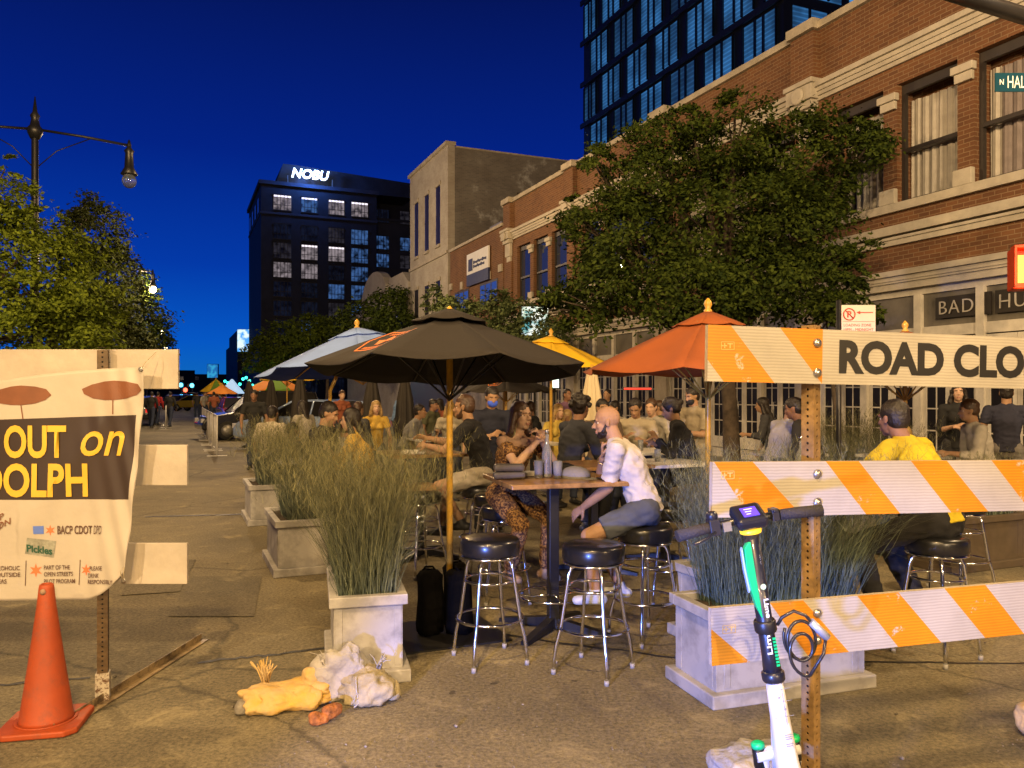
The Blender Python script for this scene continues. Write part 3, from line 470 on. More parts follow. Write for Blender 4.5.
# wall with window openings, built as brick courses between openings
m = MB()
m.box(0, 9, 0, LEN, 7.22, 9.0); m.box(0, .4, 0, LEN, 3.8, 5.0)
m.box(.45, 9, .2, LEN-.01, .1, 7.2)
edges = [2]+sum([[a, b] for a, b in wins], [])+[S0+LEN]
for a, b in zip(edges[::2], edges[1::2]):
    if b-a > .01: m.box(0, .4, a-S0, b-S0, 5.0, 7.22)
m.build('wall', BR, b1)
bx('coping', 2, 28.97, -.10, .3, 9.0, 9.14, STONE)
m = MB(); # cornice bands with several fillets
for z0, z1, o in ((7.56, 7.64, .06), (7.64, 7.72, .10), (7.72, 7.80, .13), (7.80, 7.90, .19)): m.box(-o, -.001, 0, LEN, z0, z1-.002)
m.build('cornice', STONE2, b1)
m = MB()
for z0, z1, o in ((4.32, 4.42, .06), (4.42, 4.47, .09), (4.50, 4.66, .14)): m.box(-o, -.001, 0, LEN, z0, z1-.002)
m.build('belt_course', STONE2, b1)
m = MB()
for z0, z1, o in ((3.50, 3.62, .10), (3.62, 3.66, .13), (3.66, 3.74, .15), (3.74, 3.84, .20)): m.box(-o, -.001, 0, LEN, z0, z1-.002)
m.build('storefront_cornice', STONE2, b1)
bx('sill_course', 2, 28.95, -.09, -.001, 4.92, 5.07, STONE2)
for i, p in enumerate(pil):
    if p < 1.5 or p > S0+LEN: continue
    a, b = max(p-.32, 2.02), min(p+.32, 28.9); bx('pilaster', a, b, -.16, -.002, 7.9, 8.98, BR); bx('pilaster_cap', a-.06, b+.06, -.24, -.003, 9.001, 9.20, STONE)
    m = MB(); c = (a+b)/2-S0
    for z0, z1, o, w_ in ((6.95, 7.45, .12, .24), (7.45, 7.6, .2, .3), (7.6, 7.9, .26, .36), (7.9, 8.0, .3, .4), (6.75, 6.95, .08, .18)): m.box(-o, -.004, c-w_, c+w_, z0, z1-.002)
    T = Matrix.Rotation(R(-90), 4, 'Y'); m.lathe([(.17, .26), (.17, .30), (.13, .32)], (0, c, 7.72), 18, 0, T)
    m.build('stone_bracket', STONE2, b1, bev=.012)
    bx('brick_pier', a+.05, b-.05, -.07, -.002, 5.07, 6.75, BR)
for k, (a, b) in enumerate(wins):      # stone blocks between windows
    if k % 3 < 2:
        m = MB(); m.box(-.12, -.003, b-.05-S0, b+.35-S0, 6.93, 7.06); m.box(-.08, -.004, b-.01-S0, b+.31-S0, 6.78, 6.928); m.build('pier_capital', STONE2, b1, bev=.01)
        m = MB(); m.box(-.1, -.002, b-.02-S0, b+.32-S0, 5.07, 5.34); m.build('pier_base', STONE2, b1, bev=.01)
rnd = random.Random(5)
for k, (a, b) in enumerate(wins):
    z0, z1 = 5.09, 7.21; y0, y1 = a-S0, b-S0
    m = MB(); m.box(.12, .2, y0, y0+.07, z0, z1); m.box(.12, .2, y1-.07, y1, z0, z1); m.box(.121, .2, y0+.07, y1-.07, z1-.16, z1); m.box(.121, .2, y0+.07, y1-.07, z0, z0+.05); m.box(.10, .2, y0+.07, y1-.07, 5.98, 6.05)
    f = m.build('window', FRAME, b1)
    m = MB(); m.box(.17, .18, y0+.07, y1-.07, z0+.05, z1-.16); 
    gm = M('window_pane', (.9, .9, .9), .03, var=0, trans=1) if False else None
    if k < 9:
        wave_sheet(.30, y0+.02, y1-.26, z0, z1-.28, 60, .022, 38, rnd).build('curtain', CURT if k % 3 != 0 and k > 3 else CURT2, f)
        wave_sheet(.33, y1-.24, y1-.04, z0, z1-.25, 20, .02, 42, rnd).build('curtain', CURT, f)
    else: m.build('pane', M('sky_reflecting_glass', (.02, .03, .07), .05, var=0, spec=1.0), f)
# storefront: pillars, transom, doors
m = MB(); m.box(.5, .55, 0, LEN, .14, 3.5); m.build('shop_interior_wall', M('dark_interior', (.035, .028, .022), .8), b1)
bay = [p for p in pil if p > 3]
for i, p in enumerate([2.5]+bay):
    bx('stone_pillar', max(2, p-.28), min(28.9, p+.28), -.10, .3, .14, 3.499, STONE, bev=.015)
for i, p in enumerate(bay[:-1]):
    y0, y1 = p+.28-S0, p+5.25-.28-S0; n = 4
    m = MB(); m.box(.02, .14, y0, y1, 2.62, 2.80); m.box(.02, .10, y0, y1, 3.38, 3.50); m.box(-.02, .16, y0, y1, .14, .34)
    w_ = (y1-y0)/n
    for k in range(n+1): c = y0+w_*k; m.box(-.02, .12, c-.07, c+.07, .34, 3.38) if 0 < k < n else m.box(.0, .12, c-.04, c+.04, .34, 3.38)
    m.build('storefront_frame', WPAINT, b1)
    for k in range(n):
        c0, c1 = y0+w_*k+.072, y0+w_*(k+1)-.072; mid = (c0+c1)/2
        m = MB()
        for a, b in ((c0, mid-.005), (mid+.005, c1)):
            m.box(.04, .09, a, a+.07, .36, 2.60); m.box(.04, .09, b-.07, b, .36, 2.60); m.box(.04, .09, a+.07, b-.07, 2.5, 2.6); m.box(.04, .09, a+.07, b-.07, .36, .62)
            for z in (1.0, 1.38, 1.76, 2.14): m.box(.05, .08, a+.07, b-.07, z-.012, z+.012)
            m.box(.052, .082, (a+b)/2-.01, (a+b)/2+.01, .62, 2.5)
        f = m.build('door', WPAINT, b1)
        m = MB(); m.box(.06, .066, c0+.05, c1-.05, .4, 2.55); m.build('pane', DARKG, f)
        m = MB(); m.tube([(.0, mid+.09, 1.1), (-.05, mid+.09, 1.1), (-.05, mid+.09, 1.45), (0, mid+.09, 1.45)], .012); m.build('handle', METAL, f)
        m = MB(); m.box(.06, .07, c0, c1, 2.8, 3.38); m.build('transom_pane', M('transom_glass', (.16, .145, .12), .35, var=.15, scale=3), b1)
# restaurant lettering on the transom
SIGNB = M('sign_board_black', (.02, .016, .014), .5); LTR = M('sign_letter_silver', (.55, .52, .48), .35, .3, var=.1)
def trans_sign(s_left, txt, w_):
    m = MB(); m.box(-.005, .03, s_left-w_-S0, s_left-S0, 2.92, 3.28); o = m.build('restaurant_sign', SIGNB, b1)
    T = face_T((-.012, s_left-.05-S0, 2.985), (0, -1, 0)); l = letters(txt, .33, LTR, 'lettering', o, T, sx=.95, depth=.012, space=1.15, bold=-.004); return o
trans_sign(9.62, 'BAD', 1.0); trans_sign(8.55, 'HUNTER', 1.75)
# security fixture
m = MB(); m.box(-.35, 0, 9.9-S0, 9.96-S0, 8.72, 8.78); m.tube([(-.34, 9.0-S0, 8.7), (-.34, 10.2-S0, 8.7)], .04); m.build('light_fixture', METAL, b1)
# --- lower brick building with a sign
b2 = bldg('brick_building', 'lower red brick building with white sign, next to the pale building', 'building', 29.05); B2 = 29.05
m = MB(); m.box(0, 9, 0, 6.6, 0, 8.3); m.build('wall', BR, b2)
bx('coping', B2, B2+6.6, -.08, .2, 8.3, 8.42, STONE, b2, base=B2)
for s0, s1 in ((29.6, 31.6), (33.0, 34.9)):
    m = MB(); y0, y1 = s0-B2, s1-B2; m.box(-.03, .05, y0, y1, 5.3, 6.3, 0); m.box(-.04, -.031, y0+.08, y1-.08, 5.4, 6.2, 1)
    for q in (.33, .66): m.box(-.06, -.041, y0+(y1-y0)*q-.03, y0+(y1-y0)*q+.03, 5.4, 6.2, 0)
    m.build('window', [FRAME, M('evening_window', (.02, .04, .12), .05, var=0, spec=1, emit=.35, ecol=(.05, .12, .5))], b2)
    bx('lintel', s0+.8, s0+1.1, -.06, -.002, 6.35, 6.7, STONE, b2, base=B2)
for s0 in (29.1, 32.2, 35.3): bx('stone_block', s0, s0+.35, -.07, -.002, 6.5, 6.8, STONE, b2, base=B2)
m = MB(); m.box(-.03, .02, 0, 6.6, .3, 3.3); m.build('shopfront', M('shopfront_glow', (.3, .25, .18), .4, var=.3, scale=2), b2)
sg = MB(); sg.box(-.12, -.05, 30.4-B2, 33.0-B2, 6.55, 7.75, 0); sg.box(-.125, -.045, 30.39-B2, 33.01-B2, 6.35, 6.85, 1)
sgo = sg.build('banner_sign', [M('white_vinyl', (.7, .7, .72), .5, var=.04), M('navy_vinyl', (.02, .03, .10), .5)], b2)
m = MB(); m.box(-.14, -.126, 32.25-B2, 32.75-B2, 6.98, 7.5); m.build('emblem', MC['navy_vinyl'], sgo)
for k_, (z_, l_) in enumerate(((7.3, 1.6), (7.12, 1.35))):
    m = MB(); y_ = 32.15-B2
    for q_ in range(9): m.box(-.135, -.121, y_-(q_+.75)*l_/9, y_-q_*l_/9, z_-.07+.02*(q_ % 2), z_+.03+.04*((q_*5) % 3 == 0)); 
    m.build('lettering', MC['navy_vinyl'], sgo)
# --- pale three storey building
b3 = bldg('pale_building', 'tall narrow pale stone building with slim arched windows and a weathered brick side wall', 'building', 36); B3 = 36
m = MB(); m.box(0, .35, 0, 6.6, 0, 13.55); m.build('facade', PBR, b3)
m = MB(); m.box(.351, 22, 0.001, 6.6, 0, 13.3); m.box(.351, 22, .0005, .3, 13.3, 13.45); m.build('side_wall', GBR, b3)
m = MB(); m.box(-.12, .4, -.04, 6.7, 13.551, 13.72); m.box(.4, 22, -.03, .34, 13.451, 13.53); m.build('coping', STONE, b3)
bx('string_course', B3, B3+6.6, -.08, -.002, 8.35, 8.5, STONE, b3, base=B3)
for s in (37.2, 39.1, 41.0):
    for z0, z1 in ((9.0, 11.9), (4.4, 7.2)):
        m = MB(); m.box(-.015, .02, s-B3, s+.62-B3, z0, z1, 0); m.box(-.09, -.016, s-.08-B3, s+.7-B3, z0-.14, z0, 1); m.box(-.06, -.016, s-.1-B3, s+.72-B3, z1, z1+.18, 1); m.box(-.03, -.016, s+.28-B3, s+.34-B3, z0, z1, 2); m.box(-.03, -.016, s-B3, s+.62-B3, (z0+z1)/2-.03, (z0+z1)/2+.03, 2)
        m.build('window', [DARKG, STONE, FRAME], b3)
m = MB(); m.box(-.0, 1.8, -.02, -.001, 0, 0); bmw = MB(); bmw.box(3.6, 5.6, -.06, -.005, 9.0, 11.6, 0); bmw.build('shutter', M('rusty_shutter', (.06, .045, .035), .8, bump=.4), b3)
bmw = MB(); bmw.box(-.04, .0, .1, 6.4, .3, 3.4); bmw.build('shopfront', M('dark_shopfront', (.05, .04, .03), .4), b3)
# rooftop vent on lower building
m = MB(); m.box(1.0, 2.3, 2.6, 4.0, 8.3, 9.1); m.build('rooftop_vent', METAL, b2)
# --- low stone building with a curved gable
b4 = bldg('stone_building', 'low old stone building with a curved gable beside the pale building', 'building', 43); 
m = MB(); prof = [(0, 0), (17, 0), (17, 7.4), (12.2, 7.4)]+[(8.5+3.6*math.cos(a), 7.6+2.0*math.sin(a)) for a in [R(x) for x in range(10, 171, 16)]]+[(4.5, 7.4), (4.2, 8.6), (1.2, 8.6), (0, 7.9)]
m.prism(prof, 0, .5, 'x'); m.box(.5, 12, .05, 16.9, 0, 7.2); m.build('wall', PBR, b4)
m = MB(); m.box(-.2, 0, 0, 17, 6.9, 7.15); m.build('cornice', STONE, b4)
for k in range(5): m = MB(); m.box(-.03, -.002, 1.2+k*3.2, 2.6+k*3.2, 4, 6.2); m.build('window', DARKG, b4)
# --- hotel tower
DK = M('black_brick_cladding', (.032, .032, .042), .7, var=.2, scale=.5); DK2 = M('grey_cladding', (.06, .065, .09), .7, var=.15, scale=.3)
hx = V((-39.4, 124, 0)); hot = thing('hotel_building', 'black hotel tower with large lit windows and a glowing rooftop sign', 'building', hx, TH)
m = MB(); m.box(0, 18.4, 0, 22, 0, 34.5); m.build('wall', DK, hot)
m = MB(); m.box(-.35, 18.7, -.35, 22.3, 34.5, 35.1); m.box(-.12, 18.5, -.14, 22, 29.9, 30.25); m.build('cornice', DK2, hot)
m = MB(); m.prism([(2.4, 35.1), (25, 35.1), (25, 37.6), (5.4, 38.6), (3.6, 38.6)], 2, 15, 'y'); m.build('penthouse', DK, hot)
m = MB(); m.box(18.41, 30, 3, 22, 0, 31.5); m.build('annexe', DK2, hot); m = MB(); m.box(10, 34, 8, 24, 31.5, 36.6); m.box(28, 29.3, 9, 10, 36.6, 37.4); m.box(31, 32.2, 9, 10, 36.6, 37.3); m.build('roof_block', DK, hot)
m = MB(); m.box(18.5, 30.2, 2.7, 2.99, 31.0, 31.4); m.box(18.5, 30.2, 2.85, 2.99, 22.8, 23.1); m.build('ledge', DK2, hot)
rnd = random.Random(11)
def glow(name, col, e, stripes=0, hor=True, dk=.25, sc=2.2):
    m = bpy.data.materials.new(name); m.use_nodes = True; nt = m.node_tree; L = nt.links; b = nt.nodes['Principled BSDF']; b.inputs['Base Color'].default_value = (.02, .02, .03, 1); b.inputs['Roughness'].default_value = .1
    tc = nn(nt, 'ShaderNodeTexCoord'); oi = nn(nt, 'ShaderNodeObjectInfo'); ad = nn(nt, 'ShaderNodeVectorMath', operation='ADD'); cx = nn(nt, 'ShaderNodeVectorMath', operation='SCALE'); L.new(oi.outputs['Location'], cx.inputs[0]); cx.inputs['Scale'].default_value = 3.7
    L.new(tc.outputs['Object'], ad.inputs[0]); L.new(cx.outputs[0], ad.inputs[1])
    no = nn(nt, 'ShaderNodeTexNoise'); no.inputs['Scale'].default_value = sc; no.inputs['Detail'].default_value = 3; L.new(ad.outputs[0], no.inputs['Vector'])
    r = nn(nt, 'ShaderNodeMapRange'); r.inputs[1].default_value = .35; r.inputs[2].default_value = .62; r.inputs[3].default_value = dk; r.inputs[4].default_value = 1; L.new(no.outputs['Fac'], r.inputs[0])
    out = r.outputs[0]
    if stripes:
        wv = nn(nt, 'ShaderNodeTexWave', wave_type='BANDS', bands_direction='Z'); wv.inputs['Scale'].default_value = stripes; wv.inputs['Distortion'].default_value = .4; wv.inputs['Detail Scale'].default_value = .4; L.new(tc.outputs['Object'], wv.inputs['Vector'])
        r2 = nn(nt, 'ShaderNodeMapRange'); r2.inputs[1].default_value = .6; r2.inputs[2].default_value = .95; r2.inputs[3].default_value = .85; r2.inputs[4].default_value = 1.5; L.new(wv.outputs['Fac'], r2.inputs[0])
        mu = nn(nt, 'ShaderNodeMath', operation='MULTIPLY'); L.new(out, mu.inputs[0]); L.new(r2.outputs[0], mu.inputs[1]); out = mu.outputs[0]
    mu = nn(nt, 'ShaderNodeMath', operation='MULTIPLY'); L.new(out, mu.inputs[0]); mu.inputs[1].default_value = e
    b.inputs['Emission Color'].default_value = (*col, 1); L.new(mu.outputs[0], b.inputs['Emission Strength']); MC[name] = m; return m
HW = [glow('lit_window_white', (.9, .75, .8), .36, dk=.2, sc=1.3), glow('lit_window_blue', (.15, .38, 1), .34, dk=.05, sc=1.3), glow('dim_window', (.15, .22, .5), .035, dk=.1, sc=1.2), glow('dim_window_warm', (.45, .4, .5), .06, dk=.05, sc=1.2)]
TOPL = M('ceiling_light_line', (1, .9, .95), .5, var=0, emit=1.6)
def hwin(x0, x1, z0, z1, y, par, gi, top=False, rows=(1,)):
    m = MB(); w_ = x1-x0; fr = .12
    m.box(x0, x1, y-.06, y-.01, z0, z1, 0)
    for k in range(1, 5): m.box(x0+w_*k/5-.04, x0+w_*k/5+.04, y-.12, y-.061, z0, z1, 1)
    m.box(x0-fr, x1+fr, y-.14, y-.062, z0-fr, z0, 1); m.box(x0-fr, x1+fr, y-.14, y-.062, z1, z1+fr, 1); m.box(x0+.02, x1-.02, y-.11, y-.062, z0+(z1-z0)*.33-.04, z0+(z1-z0)*.33+.04, 1)
    if top: m.box(x0+.05, x1-.05, y-.1, y-.0605, z1-.3, z1-.05, 2)
    return m.build('window', [HW[gi], FRAME, TOPL], par)
cols = [(1.9, 4.6), (6.2, 8.7), (10.5, 13.0), (14.2, 16.9)]
pat = ['0100', '2231', '3001', '0021', '2211', '2231', '2121', '2211', '2222', '2222']
for r_, row in enumerate(pat):
    zt = 33.0-r_*3.05-(1.5 if r_ else 0)
    for c_, (a, b) in enumerate(cols): hwin(a, b, zt-2.35, zt, 0, hot, int(row[c_]), top=(r_ == 0 or (r_ == 2 and c_ in (1, 2)) ))
    if r_ < 8:
        hwin(18.9, 21.2, zt-2.3, zt-.1, 3, hot, 1 if (r_ % 3) else 2); hwin(23.2, 27.2, zt-2.3, zt-.1, 3, hot, 1 if r_ % 2 else 3)
for k in range(4):
    m = MB(); m.box(-.08, -.01, 3+k*5, 5+k*5, 30.7, 33.0, 0); m.build('window', [HW[2]], hot)
NEON = M('white_neon', (.75, .88, 1), .5, var=0, emit=5)
letters('NOBU', 2.05, NEON, 'sign_lettering', hot, face_T((4.5, -.5, 35.95), (1, 0, 0)), sx=.98, depth=.25, bold=.045, shear=.22)
m = MB(); m.box(4.0, 4.12, -.3, -.1, 35.1, 36.2); m.box(11.0, 11.12, -.3, -.1, 35.1, 36.2); m.build('sign_bracket', METAL, hot)
m = MB(); m.box(15.5, 18.2, -.4, -.2, 12.0, 12.9); m.build('blue_sign', M('blue_sign', (.2, .4, 1), .5, var=0, emit=2.2), hot)
lb = light('POINT', hx+ST(-2.5, 7.5, 37.2), 4000, (.08, .25, 1), .5)  # blue halo added in front of the rooftop sign
# --- glass tower behind the brick block
gt = thing('glass_tower', 'tall dark tower with big staggered blue lit windows behind the long brick building', 'building', ST(37.7, 34), TH)
DF = M('tower_frame_dark', (.010, .012, .02), .5, var=.1)
m = MB(); m.box(0, 30, 0, 25.5, 0, 46); m.build('structure', DF, gt)
GW = [glow('blue_office_light', (.05, .24, .60), .58, stripes=1.1, dk=.35, sc=.5), glow('blue_office_dim', (.04, .17, .42), .38, stripes=.9, dk=.3, sc=.4), glow('blue_office_bright', (.08, .36, .85), .85, stripes=1.0, dk=.6, sc=.35)]
FR2 = M('tower_mullion', (.012, .02, .04), .35, .4, var=.1)
for fl in range(10):
    z0 = 11.3+fl*3.7; off = 0 if fl % 2 else 2.05
    for c_ in range(-1, 7):
        y0 = off+c_*4.1+.55; y1 = y0+3.0
        y0, y1 = max(y0, .3), min(y1, 25.2)
        if y1-y0 < .5: continue
        m = MB(); m.box(-.05, -.01, y0, y1, z0, z0+2.95, 0)
        for k in range(1, 3): yy = y0+(y1-y0)*k/3+(.12 if k == 1 else -.1); m.box(-.18, -.051, yy-.07, yy+.07, z0, z0+2.95, 1)
        m.box(-.2, -.051, y0-.08, y0, z0, z0+2.95, 1); m.box(-.2, -.051, y1, y1+.08, z0, z0+2.95, 1)
        m.build('window', [GW[rnd.choice((0, 0, 1, 0, 1))], FR2], gt)
    m = MB(); m.box(-.35, -.2, 0, 25.6, z0-.62, z0-.2); m.build('floor_band', DF, gt)
    for c_ in range(6):
        x0 = .7+c_*4.6; m = MB(); m.box(x0, x0+3.9, -.05, -.01, z0, z0+2.95, 0); m.box(x0+1.2, x0+1.35, -.15, -.051, z0, z0+2.95, 1); m.box(x0+2.7, x0+2.85, -.15, -.051, z0, z0+2.95, 1); m.build('window', [GW[2 if c_ else 0], FR2], gt)
# --- far blocks
def far(s, t, w_, d_, h, label, mat, glowi=None):
    o = thing('distant_building', label, 'building', ST(s, t), TH); m = MB(); m.box(0, w_, 0, d_, 0, h); m.box(w_*.2, w_*.5, d_*.3, d_*.6, h, h+2); m.build('wall', mat, o)
    n = int(w_/3.5)
    for k in range(n):
        for r_ in range(int(h/3.6)):
            if rnd.random() < .22: mm = MB(); mm.box(1+k*3.5, 2.6+k*3.5, -.2, -.01, 1+r_*3.5, 2.8+r_*3.5); mm.build('window', HW[rnd.choice((2, 3))], o)
    return o
far(190, 13, 22, 30, 16, 'dark distant block with a lit billboard beyond the hotel', DK2); far(235, 14.5, 20, 26, 15, 'low dark far block down the street behind the cyan screen', DK); far(150, 12.5, 14, 18, 8.5, 'small dark shop building just past the hotel', DK2)
far(330, -16, 14, 20, 14, 'low far block at the left end of the street', DK); far(420, -6, 30, 20, 11, 'farthest block closing the end of the street', DK2)
def screen(px0, px1, py0, py1, Y, label, mat, name='billboard', depth=.4, post=True, face=None):
    a, b = P(px0, py1, Y), P(px1, py0, Y); o = thing(name, label, 'billboard' if name == 'billboard' else 'sign', (a.x, a.y, 0))
    w_, h0, h1 = b.x-a.x, a.z, b.z; m = MB(); m.box(0, w_, 0, depth, h0, h1); m.build('cabinet', BLACK, o); m = MB(); m.box(.03*w_, .97*w_, -.03, -.001, h0+.03*w_, h1-.03*w_); m.build('screen', mat, o)
    if post: m = MB(); m.tube([(w_*.5, depth+.2, 0), (w_*.5, depth+.2, h1-.1)], .12 if Y > 50 else .04); m.build('post', BLACK, o)
    return o
def scr_mat(name, c1, c2, e, sc):
    m = M(name, c1, .4, var=0); nt = m.node_tree; L = nt.links; b = nt.nodes['Principled BSDF']; tc = nn(nt, 'ShaderNodeTexCoord'); no = nn(nt, 'ShaderNodeTexNoise'); no.inputs['Scale'].default_value = sc; no.inputs['Detail'].default_value = 2; L.new(tc.outputs['Object'], no.inputs['Vector'])
    r = nn(nt, 'ShaderNodeValToRGB'); r.color_ramp.elements[0].position = .42; r.color_ramp.elements[1].position = .56; r.color_ramp.elements[0].color = (*c2, 1); r.color_ramp.elements[1].color = (*c1, 1); L.new(no.outputs[0], r.inputs[0]); L.new(r.outputs[0], b.inputs['Emission Color']); b.inputs['Emission Strength'].default_value = e; return m
screen(237, 250, 329, 352, 150, 'tall lit white and blue billboard beside the hotel', scr_mat('billboard_glow', (.75, .95, 1), (.05, .35, .9), 1.3, .8))
screen(207, 218, 364, 378, 140, 'small cyan framed screen far down the street', scr_mat('cyan_screen', (.02, .2, .6), (.05, .5, .9), .8, 1.5))
screen(521, 549, 306, 336, 25.5, 'bright white and cyan digital screen half hidden by leaves before the brick buildings', scr_mat('kiosk_glow', (.85, 1, 1), (.05, .35, .4), 1.1, 3.5), 'digital_sign', .15)
screen(550, 559, 376, 388, 17, 'small glowing white and green sign behind the woman at the front table', scr_mat('green_white_glow', (.8, 1, .95), (.1, .7, .5), 2.0, 9), 'lit_sign', .06)
screen(623, 652, 387, 390.5, 15.5, 'narrow red neon strip on the storefront behind the diners', M('red_neon', (1, .04, .03), .5, var=0, emit=.8), 'neon_sign', .05, False)
# ------------------------------------------------------------------ trees
BARK = M('bark', (.09, .065, .045), .9, bump=.8, bscale=18, var=.25)
def leafmat(name, a, b): m = M(name, a, .7, col2=b, island=True, spec=.12); m.node_tree.nodes['Principled BSDF'].inputs['Subsurface Weight'].default_value = 0; return m
LF = [leafmat('leaves_dark_green', (.058, .080, .010), (.012, .024, .004)), leafmat('leaves_yellow_green', (.17, .22, .02), (.06, .09, .01)), leafmat('leaves_olive', (.055, .065, .012), (.02, .028, .006)), leafmat('leaves_light', (.12, .15, .06), (.05, .075, .03))]
def tree(name, label, base, th, blobs, nl, ls, mat, seed, clump=.42, tr=.13, group=None, per=26, bs=1.0):
    rnd = random.Random(seed); b = V(base); t = thing(name, label, 'tree', b, 0, group)
    m = MB(); top = V((rnd.uniform(-.15, .15), rnd.uniform(-.15, .15), th)); m.tube([(0, 0, 0), (0, 0, .3), top*.5+V((.04, 0, 0)), top], [tr*1.3, tr, tr*.85, tr*.7], 9)
    vs = []; fs = []; vol = [x[3]*x[4]*x[5] for x in blobs]; tv = sum(v**.7 for v in vol)
    for bl, vv in zip(blobs, vol):
        c = V(bl[:3])-V((b.x, b.y, 0)); rr = V(bl[3:6])*bs
        mid = top.lerp(c, .5)+V((rnd.uniform(-.2, .2), rnd.uniform(-.2, .2), rnd.uniform(0, .3)))
        m.tube([top*.93, mid, c], [tr*.5, tr*.3, tr*.12], 6)
        for q in range(3):
            d = V([rnd.gauss(0, 1) for _ in range(3)]).normalized(); m.tube([mid.lerp(c, .5), c+V((d.x*rr.x, d.y*rr.y, d.z*rr.z))*.8], [tr*.18, tr*.05], 4)
        n = int(nl*vv**.7/tv); nc = max(4, n//per)*1
        for _ in range(nc):
            d = V([rnd.gauss(0, 1) for _ in range(3)]).normalized(); k = rnd.uniform(.45, 1.08)**.6
            cc = c+V((d.x*rr.x, d.y*rr.y, d.z*rr.z))*k; cs = clump*rnd.uniform(.5, 1.1)*min(1, (vv**.333))
            ax = (d*.55+V((rnd.gauss(0, .28), rnd.gauss(0, .28), .75))).normalized()
            for _ in range(per):
                g = V([rnd.gauss(0, .5) for _ in range(3)])*cs; g -= ax*g.dot(ax)*.7; p = cc+g
                nrm = (ax+V([rnd.gauss(0, .45) for _ in range(3)])).normalized(); u = nrm.cross(V([rnd.gauss(0, 1) for _ in range(3)])).normalized(); w_ = nrm.cross(u); s = ls*rnd.uniform(.55, 1.2)
                o = len(vs); vs += [p-u*s*.5, p+w_*s*.27-nrm*s*.06, p+u*s*.5, p-w_*s*.27-nrm*s*.06]; fs.append((o, o+1, o+2, o+3))
    m.build('trunk', BARK, t)
    c = MB(); c.v = [tuple(v) for v in vs]; c.f = fs; c.m = [0]*len(fs); c.sm = [False]*len(fs); c.build('crown', mat, t, fix=False)
    return t
def blobpx(L_):   # (px, py, Y, radius_px_x, radius_px_y, depth_m)
    return [(*P(a, b, Y), rx*Y/F, d, ry*Y/F) for a, b, Y, rx, ry, d in L_]
BIG = 1
tree('street_tree', 'big dense dark green tree in front of the long brick building', (3.9, 14.0, .14), 2.4, blobpx([
 (728, 235, 14, 88, 78, 1.9), (640, 190, 14.4, 46, 42, 1.2), (615, 245, 14.2, 44, 50, 1.3), (600, 300, 13.8, 44, 36, 1.2), (735, 150, 14, 56, 40, 1.3), (800, 160, 14, 52, 34, 1.2), (858, 158, 14, 40, 26, .9), (790, 235, 13.8, 48, 55, 1.4),
 (690, 300, 13.5, 75, 42, 1.6), (780, 300, 13.5, 60, 36, 1.3), (660, 150, 14.2, 36, 24, .9), (735, 118, 14, 22, 22, .6), (820, 205, 14, 36, 26, .8), (845, 262, 14, 24, 20, .7), (575, 225, 14.3, 18, 30, .6), (592, 168, 14.3, 22, 18, .6), (560, 318, 13.8, 26, 22, .8), (875, 145, 14, 24, 12, .6), (690, 130, 14.1, 24, 16, .6)]), 76000, .10, LF[0], 1, clump=.52, tr=.16, per=150, bs=.93)
tree('street_tree', 'bright yellow green tree at the far left with the lamp post rising out of it', (*ST(20.5, -5.0)[:2], .14), 2.3, blobpx([
 (8, 275, 18, 62, 70, 1.6), (60, 285, 18.5, 42, 60, 1.5), (0, 210, 18, 30, 34, 1.1), (48, 235, 18.5, 24, 30, .9), (30, 340, 18, 80, 40, 1.6), (88, 320, 19, 30, 40, 1.2), (-60, 260, 18, 60, 90, 2), (5, 175, 18, 12, 16, .5)]), 38000, .125, LF[1], 2, clump=.5, per=90)
tree('street_tree', 'tall olive tree behind the yellow green one on the left', (*ST(36, -4.8)[:2], .14), 3, blobpx([
 (97, 240, 33, 26, 36, 1.8), (104, 290, 33, 34, 40, 2.2), (88, 215, 33, 12, 18, .8), (70, 330, 33, 40, 40, 2), (118, 335, 33, 32, 40, 2)]), 22000, .19, LF[2], 3, clump=.6)
tree('street_tree', 'dark tree on the left beside the nearest glowing street lamp', (*ST(50, -4.9)[:2], .14), 3, blobpx([
 (138, 290, 45, 16, 22, 1.4), (140, 325, 45, 26, 34, 2), (122, 350, 45, 34, 30, 2), (157, 350, 48, 12, 26, 1.3)]), 9000, .26, LF[0], 4, clump=.7)
tree('street_tree', 'small dim tree at the far left end of the street', (*ST(95, -5)[:2], .1), 3, [(*ST(95, -5, 5), 2.3, 2.3, 2.6), (*ST(97, -4.5, 3.5), 2.3, 2.3, 2)], 2500, .4, LF[0], 41, clump=.8)
tree('street_tree', 'warm lit yellowish tree at the foot of the hotel', (*ST(76, 8.8)[:2], .14), 3, blobpx([
 (285, 345, 68, 28, 22, 2), (262, 360, 68, 18, 16, 2), (310, 335, 66, 24, 18, 2), (300, 365, 66, 34, 16, 2), (325, 340, 64, 14, 20, 2)]), 12000, .34, LF[1], 5, clump=.8)
tree('street_tree', 'dark tree between the hotel and the pale building', (*ST(52, 9)[:2], .14), 3, blobpx([
 (360, 325, 46, 24, 20, 1.6), (392, 312, 44, 22, 24, 1.6), (380, 345, 45, 34, 20, 1.6), (400, 335, 42, 18, 26, 1.4)]), 10000, .25, LF[0], 6, clump=.7)
tree('street_tree', 'light feathery green tree before the lower brick building', (*ST(27.5, 9.2)[:2], .14), 2.6, blobpx([
 (480, 325, 27, 36, 22, 1.2), (455, 315, 27, 20, 18, .9), (515, 322, 26, 26, 20, 1.1), (535, 335, 25, 26, 18, 1), (500, 345, 26, 40, 14, 1.2), (555, 345, 23, 22, 20, 1), (435, 302, 30, 12, 14, .7), (500, 305, 26, 14, 14, .7)]), 11000, .15, LF[3], 7, clump=.5, tr=.08)
